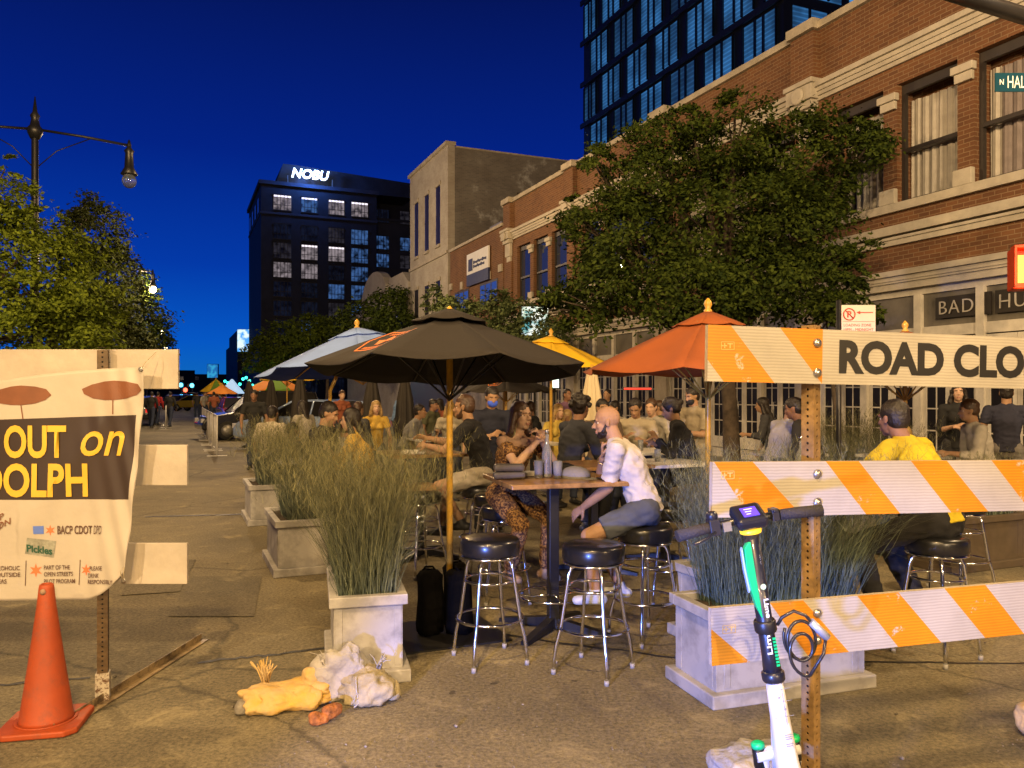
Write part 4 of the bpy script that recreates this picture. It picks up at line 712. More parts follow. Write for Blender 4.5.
tree('street_tree', 'low leafy tree right of the storefront signboard', (*ST(10.2, 10.4)[:2], .14), 2.0, blobpx([
 (845, 285, 12.4, 22, 22, .5), (838, 318, 12.4, 26, 16, .6), (870, 325, 12.4, 14, 10, .4)]), 3500, .10, LF[0], 8, clump=.3, tr=.05)
# ------------------------------------------------------------------ street lamps on the left kerb
def lamp(s, label, lit):
    t = thing('street_lamp', label, 'street lamp', ST(s, -3.35, .14), TH, 'twin armed street lamps along the left kerb')
    m = MB(); m.lathe([(.22, 0), (.24, .1), (.2, .25), (.13, .5), (.11, 1.0), (.1, 1.1), (.085, 8.1), (.07, 8.2)], n=12); m.build('pole', BLACK, t)
    m = MB(); m.lathe([(.11, 8.1), (.18, 8.25), (.2, 8.35), (.12, 8.45), (.09, 8.62), (.12, 8.7), (.06, 8.8), (.012, 9.2)], n=10); m.build('finial', BLACK, t)
    for q in (1, -1):
        m = MB(); m.tube([(.1*q, 0, 8.35), (1.1*q, 0, 8.3), (2.2*q, 0, 8.2)], .035, 6); m.tube([(.08*q, 0, 7.4), (.5*q, 0, 7.85), (1.25*q, 0, 8.25)], .015, 5); m.build('arm', BLACK, t)
        m = MB(); m.lathe([(.02, 8.35), (.06, 8.2), (.05, 8.15), (.13, 8.05), (.1, 7.98), (.12, 7.6), (.22, 7.42), (.2, 7.40)], (2.2*q, 0, 0), 12); h = m.build('lamp_head', BLACK, t)
        m = MB(); m.ell((2.2*q, 0, 7.24), (.19, .19, .2), 12)
        m.build('globe', M('lit_globe', (1, .75, .42), .4, var=0, emit=22) if lit else M('clear_globe', (.5, .6, .8), .05, var=0, spec=1, trans=.85), h)
    return t
lamp(23.7, 'unlit street lamp with clear globe rising above the tree at top left', False)
for s, l in ((48, 'nearest of the glowing street lamps, above the end of the white board'), (81, 'second glowing street lamp down the left side of the street'), (110, 'third glowing street lamp, just above the white board end')): lamp(s, l, True)
# ------------------------------------------------------------------ planters and grasses
PW = M('weathered_white_planter', (.38, .365, .35), .6, var=.16, scale=5, bump=.15, bscale=12, thr=(.38, .55)); SOIL = M('soil', (.05, .035, .022), .95, bump=1, bscale=30)
def planter(label, loc, rz, W=.44, D=.92, Hh=.5, PW=None):
    PW = PW or MC['weathered_white_planter']
    t = thing('planter', label, 'planter', loc, rz, 'white box planters bordering the dining area')
    m = MB(); a, b = W/2, D/2; m.box(-a-.045, a+.045, -b-.045, b+.045, 0, .075); m.build('plinth', PW, t, bev=.008)
    m = MB(); m.box(-a, a, -b, b, .075, Hh-.06)
    for q in (-1, 1):
        m.box(-a-.004, -a, -b+.03 if q < 0 else b-.07, -b+.07 if q < 0 else b-.03, .09, Hh-.07); m.box(q*a*.86-.02, q*a*.86+.02, -b-.004, -b, .09, Hh-.07)
    m.build('box', PW, t, bev=.006)
    m = MB(); r = .028; z0, z1 = Hh-.06, Hh
    m.box(-a-r, a+r, -b-r, -b+r, z0, z1); m.box(-a-r, a+r, b-r, b+r, z0, z1); m.box(-a-r, -a+r, -b+r, b-r, z0, z1-.001); m.box(a-r, a+r, -b+r, b-r, z0, z1-.001); m.build('rim', PW, t, bev=.006)
    m = MB(); n = 10
    vs = [(-a+.03+(W-.06)*i/n, -b+.03+(D-.06)*j/n, Hh-.045+random.uniform(-.012, .02)) for j in range(n+1) for i in range(n+1)]
    m.add(vs, [(j*(n+1)+i, j*(n+1)+i+1, (j+1)*(n+1)+i+1, (j+1)*(n+1)+i) for j in range(n) for i in range(n)]); m.build('soil', SOIL, t)
    return t
def grass_mat(name, low, high, zl, zh):
    m = M(name, low, .7, var=.1); nt = m.node_tree; L = nt.links; b = nt.nodes['Principled BSDF']; tc = nn(nt, 'ShaderNodeTexCoord'); sp = nn(nt, 'ShaderNodeSeparateXYZ'); L.new(tc.outputs['Object'], sp.inputs[0])
    g = nn(nt, 'ShaderNodeNewGeometry'); ad = nn(nt, 'ShaderNodeMath', operation='MULTIPLY_ADD'); L.new(g.outputs['Random Per Island'], ad.inputs[0]); ad.inputs[1].default_value = .5; L.new(sp.outputs[2], ad.inputs[2])
    mr = nn(nt, 'ShaderNodeMapRange'); mr.inputs[1].default_value = zl; mr.inputs[2].default_value = zh+.3; L.new(ad.outputs[0], mr.inputs[0])
    r = nn(nt, 'ShaderNodeValToRGB'); r.color_ramp.elements[0].color = (*low, 1); r.color_ramp.elements[1].color = (*high, 1); L.new(mr.outputs[0], r.inputs[0])
    hs = nn(nt, 'ShaderNodeHueSaturation'); m2 = nn(nt, 'ShaderNodeMapRange'); L.new(g.outputs['Random Per Island'], m2.inputs[0]); m2.inputs[3].default_value = .25; m2.inputs[4].default_value = 1.6; L.new(m2.outputs[0], hs.inputs['Value']); L.new(r.outputs[0], hs.inputs['Color']); L.new(hs.outputs[0], b.inputs['Base Color']); return m
GR = grass_mat('ornamental_grass', (.075, .115, .10), (.16, .15, .065), .0, .8); GR2 = grass_mat('ornamental_grass_blue_lit', (.065, .12, .12), (.15, .145, .06), .15, .9)  # blue light at the base is put into low colours; straw tips are real
def grass(label, loc, rz, W, D, hgt, n, seed, mat, spread=.35, wid=.0035, wisps=.4, drop=.3, lk=1.0):
    wid *= .62; n = int(n*1.35)
    rnd = random.Random(seed); t = thing('ornamental_grass', label, 'plant', loc, rz, 'ornamental grasses growing in the planters'); vs = []; fs = []
    for i in range(n):
        x, y = rnd.uniform(-W/2, W/2)*.85, rnd.uniform(-D/2, D/2)*.9; wisp = rnd.random() < wisps
        L_ = hgt*(rnd.uniform(.72, 1.05) if wisp else rnd.uniform(.3, .92)); a = rnd.uniform(0, 6.283)
        lean = V((x*1.1+math.cos(a)*rnd.random()**1.3*spread*1.1, y*.45+math.sin(a)*rnd.random()**1.3*spread*1.1, 0)); bend = rnd.random()**2*(drop if not wisp else drop*.5); kink = V((rnd.gauss(0, .055), rnd.gauss(0, .055), 0)); kf = rnd.uniform(3, 8); lean.x *= (lk if lean.x < 0 else min(1, lk*2.2))
        w_ = wid*(rnd.uniform(.6, 1.3)); sd = V((math.cos(a+1.57), math.sin(a+1.57), 0)); p0 = V((x, y, -.04)); o = len(vs); K = 7; pts_ = []
        for k in range(K+1):
            u = k/K; p = p0+V((0, 0, L_*(u-bend*u*u*u)))+lean*L_*(.45*u+.75*u*u+bend*1.2*u**3)+kink*math.sin(kf*u)*u; pts_.append(p); ww = w_*(1-u*.85)*(.55 if wisp else 1); vs += [p-sd*ww, p+sd*ww]
            if k: fs.append((o+2*k-2, o+2*k-1, o+2*k+1, o+2*k))
        if wisp:
            for q in range(16):
                u = rnd.uniform(.55, 1.0); k = min(K-1, int(u*K)); p = pts_[k].lerp(pts_[k+1], u*K-k) if k < K else pts_[K]
                d = V((rnd.gauss(0, .45), rnd.gauss(0, .45), rnd.uniform(.3, 1))).normalized()*rnd.uniform(.02, .07)*(hgt/.9); s2 = V((rnd.gauss(0, 1), rnd.gauss(0, 1), 0)).normalized()*.0016*(wid/.0035); o = len(vs); vs += [p-s2, p+s2, p+d+s2*.4, p+d-s2*.4]; fs.append((o, o+1, o+2, o+3))
    c = MB(); c.v = [tuple(v) for v in vs]; c.f = fs; c.m = [0]*len(fs); c.sm = [False]*len(fs); c.build('blades', mat, t, fix=False); return t
def pl(cornerpx, label, glabel, ang, W, D, gh, n, seed, mat=GR, g=None, **k):
    c = g or G(*cornerpx); r = V((math.cos(ang), math.sin(ang), 0)); d = V((-math.sin(ang), math.cos(ang), 0)); c = c+r*W/2+d*D/2
    planter(label, c, ang, W, D, PW=k.pop('pm', None)); k.setdefault('spread', .35); grass(glabel, c+V((0, 0, .49))+r*k.pop('off', 0), ang, W, D, gh, n, seed, mat, **k)
pl((334, 686), 'nearest left planter, whitish box with sandbags lying against its foot', 'tall airy grass clump nearest the black umbrella', R(14), .385, .80, .98, 2100, 1, spread=.46)
pl((278, 577), 'second white planter of the left row, partly hidden by the nearest grass', 'grass clump in the second planter of the left row', TH, .44, .92, .95, 1000, 2, wid=.0045, spread=.3, off=.08)
pl((251, 526), 'third white planter of the left row, farthest from the camera', 'grass clump in the third and farthest planter of the left row', TH, .44, .92, .92, 600, 3, wid=.006, spread=.24, off=.1)
pl((716, 707), 'wide white planter lit blue behind the lowest striped board', 'broad wild grass clump behind the striped barricade', R(18), .96, .42, .92, 3300, 4, mat=GR2, spread=.45, drop=.5, off=.05, lk=.3)
pl(None, 'blue lit planter half hidden behind the wide planter', 'grass clump in the half hidden planter at the orange umbrella', TH, .8, .45, .6, 500, 5, mat=GR2, g=V((1.3, 5.0, 0)), lk=.2, spread=.1, drop=.4, wid=.0045)
pl(None, 'white planter far behind the man in the yellow shirt', 'thin grass clump behind the man in the yellow shirt', TH, 1.0, .45, .9, 500, 6, g=V((4.1, 9.2, 0)), wid=.006)
pl(None, 'brown shaded planter right of the yellow shirt man\'s stool', 'low grass clump right of the yellow shirt man\'s stool', TH, 1.0, .45, .62, 900, 7, g=V((4.0, 7.2, 0)), wid=.006, pm=M('dark_brown_planter', (.09, .065, .04), .8))  # dark brown here instead of the shared white planter colour
pl(None, 'white planter beside the glass doors', 'reedy grass clump beside the glass doors', TH, .9, .45, 1.0, 500, 8, g=V((4.3, 10.6, 0)), wid=.007)
# ------------------------------------------------------------------ umbrellas
WOODP = M('varnished_wood_pole', (.66, .38, .05), .35, var=.15, scale=12, coat=.3)
def cloth(name, c, **k): return M(name, c, .85, var=.06, scale=3, bump=.15, bscale=90, **k)
def umbrella(label, loc, zr, za, Rd, mats, n=8, tilt=(0, 0), rot=0, logo=None, pole=None, vent=True, base=True, finial=None, shift=(0, 0), under=None, ribm=None, fin=True):
    t = thing('patio_umbrella', label, 'umbrella', loc, 0, 'patio umbrellas over the tables'); drop = za-zr; T = Matrix.Translation((shift[0], shift[1], za)) @ Euler((tilt[0], tilt[1], 0)).to_matrix().to_4x4() @ Matrix.Rotation(rot, 4, 'Z')
    def pt(i, u, v, off=0):
        a, b = 2*math.pi*i/n, 2*math.pi*(i+1)/n; p = V((math.cos(a), math.sin(a), 0)).lerp(V((math.cos(b), math.sin(b), 0)), v)*Rd*u
        z = -drop*(u**1.12)-.035*math.sin(math.pi*v)*u; p = p*(1-.035*math.sin(math.pi*v)*u*u); return T @ V((p.x, p.y, z+off))
    mats = mats if isinstance(mats, list) else [mats]; m = MB(); U, W_ = 8, 6
    for i in range(n):
        vs = [pt(i, max(.02, u/U), v/W_) for u in range(U+1) for v in range(W_+1)]
        m.add(vs, [(u*(W_+1)+v, u*(W_+1)+v+1, (u+1)*(W_+1)+v+1, (u+1)*(W_+1)+v) for u in range(U) for v in range(W_)], i % len(mats), True)
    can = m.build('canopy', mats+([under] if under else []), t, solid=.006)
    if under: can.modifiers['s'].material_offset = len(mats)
    if vent:
        m = MB()
        for i in range(n):
            vs = [pt(i, u/10, v/4, .038-.016*(u/2.8)+.018*(fin == False)) for u in (.2, 1.4, 2.8) for v in range(5)]; m.add(vs, [(u*5+v, u*5+v+1, u*5+v+6, u*5+v+5) for u in range(2) for v in range(4)], i % len(mats), True)
        m.build('vent', mats, can, solid=.005)
    for i in range(n):
        a = pt(i, .03, 0, -.02); b = pt(i, .97, 0, -.012); c = pt(i, .5, 0, -.02); h = T @ V((0, 0, -drop*1.3-.1)); m = MB(); m.tube([a, c, b], .008, 5); m.tube([h, c], .007, 5); m.build('rib', ribm or pole or WOODP, t)
    m = MB(); pz = za-.02; hd = T @ V((0, 0, -.02)); m.tube([(0, 0, .12), (0, 0, zr-.3), hd], .0225, 12); m.build('pole', pole or WOODP, t)
    m = MB(); f0 = T @ V((0, 0, -(0 if fin else .07))); m.lathe([(.03, -.01), (.035, .04), (.02, .055), (.035, .085), (.03, .11), (.006, .14)], f0, 10); m.build('finial', finial or WOODP, t)
    if base: m = MB(); m.lathe([(.24, 0), (.24, .04), (.06, .08), (.03, .1), (.03, .3)], n=20); m.build('base', BLACK, t)
    if logo: logo(t, can, pt, n)
    return t
CBK = cloth('black_canvas', (.022, .017, .013)); CBU = cloth('black_canvas_shaded', (.006, .0055, .006)); CBL = cloth('blue_canvas', (.01, .045, .42)); CWH = cloth('pale_blue_canvas', (.24, .37, .80)); CYL = cloth('yellow_canvas', (.75, .46, .01)); COR = cloth('orange_red_canvas', (.31, .075, .012)); CGR = cloth('green_canvas', (.15, .30, .03)); CO2 = cloth('orange_canvas', (.75, .26, .04)); CBG = cloth('beige_canvas', (.60, .50, .33))  # CBU: black canvas darkened so the underside carries its shade in the colour
OLG = M('orange_print', (.85, .22, .03), .6, var=.05, emit=0)
def logo_hex(i, v0=.5, uc=.56, sc=1.0, flip=1):
    def f(t, can, pt, n):
        m = MB()
        def q(a, b, off=.006): return pt(i, uc+b*sc, .5+a*sc/(uc+b*sc)*.62, off)
        def poly(ps, off=.006): m.add([q(a, b, off) for a, b in ps], [tuple(range(len(ps)))])
        def ring(ps, w_):
            N = len(ps)
            for k in range(N):
                a, b = ps[k], ps[(k+1) % N]; poly([a, b, (b[0]*(1-w_), b[1]*(1-w_)), (a[0]*(1-w_), a[1]*(1-w_))])
        hx = [(-.42, .0), (-.30, .19), (.30, .19), (.42, 0), (.30, -.19), (-.30, -.19)]; hx2 = []
        for k in range(6):
            a, b = hx[k], hx[(k+1) % 6]
            for j in range(4): hx2.append((a[0]+(b[0]-a[0])*j/4, a[1]+(b[1]-a[1])*j/4))
        ring(hx2, .09)
        for z in (-1, 1): poly([(-.21*z-.0, -.02), (-.07*z, .085), (0, .03), (0, -.05), (-.05*z, -.02)]) if z > 0 else poly([(.21, .02), (.07, -.085), (0, -.03), (0, .05), (.05, .02)])
        poly([(-.06, .07), (.02, .09), (.06, -.07), (-.02, -.09)], .0075)
        for z in (-1, 1):
            for k in range(9): x = -.20+k*.05; yy = z*(.135-.0*abs(x)); poly([(x-.016, yy-.02), (x+.016, yy-.02), (x+.012+.01*(k % 2), yy+.02), (x-.012, yy+.02)])
        m.build('emblem', OLG, can, fix=False)
    return f
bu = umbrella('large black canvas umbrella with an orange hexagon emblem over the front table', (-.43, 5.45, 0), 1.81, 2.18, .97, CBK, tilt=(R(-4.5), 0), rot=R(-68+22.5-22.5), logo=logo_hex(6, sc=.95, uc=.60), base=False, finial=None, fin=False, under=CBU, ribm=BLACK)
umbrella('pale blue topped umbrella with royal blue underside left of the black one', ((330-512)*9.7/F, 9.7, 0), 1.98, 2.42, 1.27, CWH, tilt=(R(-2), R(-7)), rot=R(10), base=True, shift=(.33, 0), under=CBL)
umbrella('yellow canvas umbrella behind the black umbrella', ((551-512)*11.5/F, 11.5, 0), 2.08, 2.45, .98, CYL, tilt=(R(2), R(3)), rot=R(0))
umbrella('orange red umbrella beside the striped barricade', ((708-512)*6.4/F, 6.4, 0), 1.83, 2.28, 1.06, COR, rot=R(22))
umbrella('orange red umbrella mostly hidden behind the road closed board', ((905-512)*8.2/F, 8.2, 0), 1.80, 2.26, 1.15, COR, rot=R(5))
umbrella('small dark umbrella with an orange emblem behind the long haired woman', ((506-512)*13/F, 13, 0), 1.68, 1.98, .85, CBK, rot=R(-90), logo=logo_hex(7, sc=.7), base=True)
umbrella('yellow umbrella beyond the planters at the left', ((287-512)*27/F, 27, 0), 2.1, 2.55, .95, CYL)
umbrella('green and yellow umbrella farthest down the street', ((216-512)*48/F, 48, 0), 1.75, 2.45, 1.0, [CGR, CYL]); umbrella('orange umbrella beside the farthest green one', ((222-512)*42/F, 42, 0), 1.62, 2.05, .85, CO2)
umbrella('green umbrella above the parked cars', ((275-512)*30/F, 30, 0), 1.75, 2.3, 1.2, [CGR, CO2])
def closed(label, loc, h, mat, r=.16):
    t = thing('closed_umbrella', label, 'umbrella', loc, 0, 'furled umbrellas'); m = MB(); n = 32; prof = [(.03, h), (.06, h-.08), (r*.75, h-.5), (r, h-1.0), (r*.95, h-1.15)]; vs = []
    for q, (rr, z) in enumerate(prof):
        for k in range(n): w_ = 2*math.pi*k/n; f = 1+.28*math.sin(w_*8+q*.15)*(q > 0); vs.append((rr*f*math.cos(w_), rr*f*math.sin(w_), z-.06*(q == 4)*(1+math.sin(w_*4))))
    m.add(vs, [(q*n+k, q*n+(k+1) % n, (q+1)*n+(k+1) % n, (q+1)*n+k) for q in range(4) for k in range(n)], 0, True); m.build('canopy', mat, t)
    m = MB(); m.tube([(0, 0, 0), (0, 0, h+.05)], .02, 8); m.build('pole', WOODP, t); m = MB(); m.lathe([(.22, 0), (.22, .05), (.04, .1)], n=14); m.build('base', BLACK, t)
closed('furled beige umbrella behind the bald man', ((592-512)*10.5/F, 10.5, 0), 1.98, CBG, .17)
for px, Y, lb in ((249, 24, 'furled black umbrella nearest the street end'), (271, 22, 'furled black umbrella in front of the green one'), (300, 17, 'furled black umbrella right of the dark shirted man'), (372, 15, 'first furled black umbrella under the big black one'), (405, 15.5, 'second furled black umbrella under the big black one')): closed(lb, ((px-512)*Y/F, Y, 0), 2.02, CBK, .17)
# ------------------------------------------------------------------ furniture
CHR = M('chrome', (.75, .75, .76), .12, 1, var=0); VIN = M('black_vinyl', (.010, .010, .011), .28, var=.1, coat=.2); RUB = M('rubber', (.28, .27, .25), .6, var=0); WOOD = M('table_wood', (.36, .20, .075), .35, var=.3, scale=9, coat=.25)
def make_stool():
    t = thing('bar_stool', 'x', 'bar stool', (0, 0, 0), 0, 'black topped chrome bar stools')
    m = MB(); m.lathe([(.16, .655), (.180, .66), (.185, .672), (.186, .735), (.178, .752), (.15, .762), (.02, .768)], n=28); m.build('seat', VIN, t)
    m = MB(); m.lathe([(.17, .640), (.182, .643), (.182, .655), (.17, .656)], n=28); m.build('seat_band', CHR, t)
    for k in range(4):
        a = math.pi/4+k*math.pi/2; c, s = math.cos(a), math.sin(a); pr = [(.04, .635), (.11, .632), (.138, .615), (.152, .58), (.163, .5), (.2, .27), (.228, .17), (.24, .09), (.245, .02)]
        m = MB(); m.tube([(r*c, r*s, z) for r, z in pr], .0115, 8); lg = m.build('leg', CHR, t); m = MB(); m.lathe([(.015, 0), (.015, .03)], (.245*c, .245*s, 0), 10); m.build('foot_cap', RUB, lg)
    for r, z in ((.155, .50), (.206, .265)):
        m = MB(); m.tube([(r*math.cos(2*math.pi*k/28), r*math.sin(2*math.pi*k/28), z) for k in range(28)], .0095, 6, closed=True); m.build('foot_ring', CHR, t)
    return t
stool0 = make_stool(); used_st = []
def stool(p, rz, label):
    if not used_st: used_st.append(1); o = stool0; o.location = p; o.rotation_euler = (0, 0, rz); o['label'] = label; return o
    return dup(stool0, p, rz, label)
def make_table(W, D, h, label, loc, rz, base='cross', top=None, grp='bar height tables of the street restaurant'):
    t = thing('bar_table', label, 'table', loc, rz, grp); m = MB(); m.box(-W/2, W/2, -D/2, D/2, h-.032, h); m.build('tabletop', top or WOOD, t, bev=.006)
    m = MB(); m.box(-.035, .035, -.035, .035, .05, h-.033); m.box(-.16, .16, -.16, .16, h-.05, h-.033); m.build('column', BLACK, t, bev=.004)
    m = MB()
    for k in range(4): T = Matrix.Rotation(k*math.pi/2+math.pi/4, 3, 'Z'); m.add([T @ V(p) for p in ((.02, -.035, .02), (.42, -.03, .0), (.42, .03, .0), (.02, .035, .02), (.02, -.03, .09), (.42, -.025, .025), (.42, .025, .025), (.02, .03, .09))], [(0, 3, 2, 1), (4, 5, 6, 7), (0, 1, 5, 4), (1, 2, 6, 5), (2, 3, 7, 6), (3, 0, 4, 7)])
    m.build('foot', BLACK, t)
    m = MB(); m.tube([(.24*math.cos(2*math.pi*k/28), .24*math.sin(2*math.pi*k/28), .24) for k in range(28)], .008, 6, closed=True); m.tube([(-.24, 0, .24), (.24, 0, .24)], .007, 5); m.tube([(0, -.24, .24), (0, .24, .24)], .007, 5); m.build('foot_ring', CHR, t); return t
make_table(.82, .78, 1.06, 'front bar height wooden table with bottle, cap and bags on it', (.286, 5.528, 0), R(16))
make_table(.75, .75, 1.05, 'bar table in front of the man in the black t-shirt', (-.92, 8.05, 0), TH)
TS = [((483+0, 678), None)]
stool((.483, 4.69, 0), R(57), 'empty black stool in the foreground, right of the front table\'s post')
stool((-.137, 4.885, 0), R(24), 'empty black stool in the foreground, left of the front table\'s post')
stool((.90, 5.34, 0), R(30), 'black stool the bald man sits on'); stool((-.06, 6.3, 0), R(10), 'stool under the long haired woman'); stool((-.3, 7.62, 0), R(15), 'stool under the man in the black t-shirt')
stool((-.83, 7.2, 0), R(40), 'stool with a tan wooden tray lying on it, beside the umbrella pole'); stool((-.15, 7.0, 0), R(20), 'empty stool behind the left foreground stool')
stool((2.66, 4.95, 0), R(28), 'stool under the man in the yellow shirt'); stool((3.75, 6.6, 0), R(15), 'stool at the right edge, behind the low grass'); stool((1.25, 6.3, 0), R(5), 'stool in the shade right of the bald man')
m = MB(); m.box(-.15, .15, -.11, .11, 0, .05); m.box(-.13, .13, -.09, .09, .05, .055); tag(m.build('wooden_tray', WOOD, bev=.006, loc=(-.86, 7.2, .769), rot=(0, 0, .3)), 'tan wooden tray lying on a stool beside the umbrella pole', 'tray')
make_table(.75, .75, 1.05, 'dark bar table before the man in the yellow shirt', (2.15, 5.75, 0), TH, top=BLACK)
make_table(.9, .7, 1.0, 'bar table between the curly haired diner and the woman', (.75, 7.3, 0), TH)
TW = M('white_tabletop', (.6, .58, .55), .4, var=.08)
for i, (x, y, h, lb) in enumerate(((1.55, 9.0, 1.0, 'white topped table before the man looking down'), (1.5, 7.75, .98, 'narrow white topped table left of the woman in the black sweater'), (-1.2, 12.2, .95, 'table before the man in grey at the back left'), (-2.6, 10.0, .8, 'table hidden behind the left grasses'), (.3, 11.2, .95, 'table behind the yellow umbrella pole'), (3.2, 9.3, .95, 'table behind the striped board near the doors'), (-3.6, 15, .8, 'table near the furled umbrellas'), (4.4, 8.9, .95, 'table in front of the blonde diner'))):
    make_table(.7, .7, h, lb, (x, y, 0), TH, top=TW)
# table items
GL = M('clear_glass', (.80, .84, .9), .05, var=0, trans=.78, spec=.8); WAT = GL
def bottle(label, loc, h=.27, r=.037, mat=GL, sc=1):
    t = thing('water_bottle', label, 'bottle', loc, 0, 'glass bottles on the tables'); m = MB(); m.lathe([(r*.9, 0), (r, .01), (r, h*.55), (r*.8, h*.68), (r*.38, h*.8), (r*.34, h*.95), (r*.42, h)], n=16); m.build('body', mat, t); m = MB(); m.lathe([(r*.2, h), (r*.45, h+.005), (r*.45, h+.03), (r*.3, h+.035)], n=12); m.build('cap', CHR, t); return t
def tumbler(label, loc, mat=GL): m = MB(); m.lathe([(.028, 0), (.034, .12), (.031, .12), (.026, .01)], n=14); o = m.build('drinking_glass', mat, loc=loc); return tag(o, label, 'glass', 'drinking glasses on the tables')
tz = 1.062
bottle('tall clear water bottle on the front table', (.245, 5.52, tz), .30, .036); tumbler('water glass left of the tall bottle on the front table', (.185, 5.47, tz)); tumbler('empty glass right of the tall bottle on the front table', (.315, 5.44, tz))
m = MB(); 
for z, o in ((0, 0), (.052, .004)): m.box(-.11+o, .11-o, -.05+o, .05-o, z+.002, z+.05)
hb = m.build('clutch_bag', [M('grey_leather', (.12, .105, .09), .5)], bev=.018, loc=(-.02, 5.42, tz), rot=(0, 0, .1)); tag(hb, 'grey and black clutch bag on the left of the front table', 'bag')
m = MB(); m.ell((0, 0, .03), (.105, .085, .062), 16); m.add([(.0+.105*math.cos(a)*k_, .085*math.sin(a)*k_, .012) for k_ in (1,) for a in [R(x) for x in range(-70, 71, 14)]]+[(.07+.12*math.cos(a), .075*math.sin(a), .004) for a in [R(x) for x in range(-70, 71, 14)]], [(i, i+1, 12+i, 11+i) for i in range(10)])
tag(m.build('cap', M('grey_cloth', (.20, .19, .17), .9, bump=.2), loc=(.44, 5.47, tz-.01), rot=(0, 0, -.2), solid=.004), 'grey baseball cap lying on the front table', 'cap')
m = MB(); m.ell((0, 0, .045), (.10, .06, .05), 12); m.ell((-.04, 0, .06), (.05, .05, .05), 10); tag(m.build('pouch', M('black_cloth', (.015, .014, .014), .8), loc=(.36, 5.62, tz)), 'small black pouch between bottle and cap on the front table', 'bag')
m = MB(); m.box(-.075, .075, -.038, .038, 0, .009); tag(m.build('phone', BLACK, bev=.003, loc=(.66, 5.42, tz), rot=(0, 0, .3)), 'black phone at the right end of the front table', 'phone')
m = MB(); m.box(-.07, .07, -.05, .05, 0, .03); tag(m.build('napkin_stack', M('paper', (.65, .62, .55), .8), bev=.004, loc=(.12, 5.62, tz), rot=(0, 0, .2)), 'stack of paper napkins behind the bottle', 'napkins')
bottle('water bottle on the dark table behind the striped board', (2.05, 5.6, 1.052), .26, .04); m = MB(); m.box(-.12, .12, -.08, .08, 0, .02); m.box(-.1, .1, -.07, .07, .02, .032); tag(m.build('menu_stack', MC['paper'], bev=.003, loc=(-.98, 7.85, 1.052)), 'white menus on the table of the man in the black t-shirt', 'menus')
for i, (x, y, z, lb) in enumerate(((1.45, 8.9, 1.0, 'glass on the white table nearer the beige umbrella'), (1.66, 8.88, 1.0, 'amber glass before the man looking down'), (1.42, 7.7, .98, 'glass on the narrow white table'), (.25, 11.1, .95, 'glass on the far table behind the woman'), (-1.2, 12.1, .95, 'glass on the back left table'))): tumbler(lb, (x, y, z+.002), M('amber_drink', (.45, .2, .04), .1, var=0) if i % 2 else GL)
# umbrella foot: plate and black weight bags
m = MB(); m.box(-.36, .36, -.33, .33, 0, .012); tag(m.build('base_plate', BLACK, loc=(-.46, 5.42, 0), rot=(0, 0, TH)), 'flat black steel plate under the black umbrella\'s weight bags', 'base plate')
def wbag(label, loc, seed):
    rnd = random.Random(seed); t = thing('weight_bag', label, 'weight bag', loc, rnd.uniform(0, 2), 'black weight bags round the umbrella foot'); n = 22; m = MB(); vs = []; pr = [(.05, 0), (.092, .01), (.1, .06), (.094, .2), (.088, .34), (.094, .40), (.07, .43), (.02, .435)]
    for q, (r, z) in enumerate(pr):
        for k in range(n): w_ = 2*math.pi*k/n; f = .90+.10*math.sin(w_*3+seed+q*.3)+.09*math.sin(w_*7+q*.8+seed); vs.append((r*f*math.cos(w_), r*f*math.sin(w_), z))
    m.add(vs, [(q*n+k, q*n+(k+1) % n, (q+1)*n+(k+1) % n, (q+1)*n+k) for q in range(7) for k in range(n)], 0, True); m.build('bag', M('black_nylon', (.0035, .0032, .003), .85, spec=.05, bump=.5, bscale=12), t); m = MB(); m.tube([(-.05, 0, .42), (-.02, .03, .45), (.03, .02, .45), (.05, 0, .42)], .008, 5); m.build('strap', MC['black_nylon'], t)
wbag('left black weight bag at the umbrella foot', (-.565, 5.38, .012), 1); wbag('right black weight bag at the umbrella foot', (-.36, 5.40, .012), 2); wbag('rear black weight bag at the umbrella foot', (-.40, 5.62, .012), 3)
# stanchion fence panels at the left
WHM = M('white_metal', (.6, .58, .55), .4, var=.1)
def barrier(s, t_, label):
    t = thing('barrier_panel', label, 'barrier', ST(s, t_), TH, 'white metal barrier panels beyond the planters'); m = MB(); m.tube([(0, 0, 0), (0, 0, 1.05), (0, 2.0, 1.05), (0, 2.0, 0)], .022, 7); m.build('frame', WHM, t); m = MB()
    for k in range(1, 9): m.tube([(0, k*.222, .15), (0, k*.222, 1.05)], .009, 5)
    m.tube([(0, 0, .15), (0, 2, .15)], .014, 5); m.build('bars', WHM, t); m = MB(); m.box(-.25, .25, -.02, .04, 0, .02); m.build('foot', WHM, t); m = MB(); m.box(-.25, .25, 1.96, 2.02, 0, .02); m.build('foot', WHM, t)
for i, l in enumerate(('nearest white barrier panel past the third planter', 'second white barrier panel past the third planter', 'third white barrier panel along the dining area', 'fourth white barrier panel along the dining area', 'fifth white barrier panel, near the red car')): barrier(22+i*2.6, 1.0, l)
for i in range(7): barrier(39+i*2.2, -.4, 'far white barrier panel %s' % ('at the corner nearest the camera', 'second of the far group', 'third of the far group', 'fourth of the far group', 'fifth of the far group', 'sixth of the far group', 'last one before the traffic')[i])
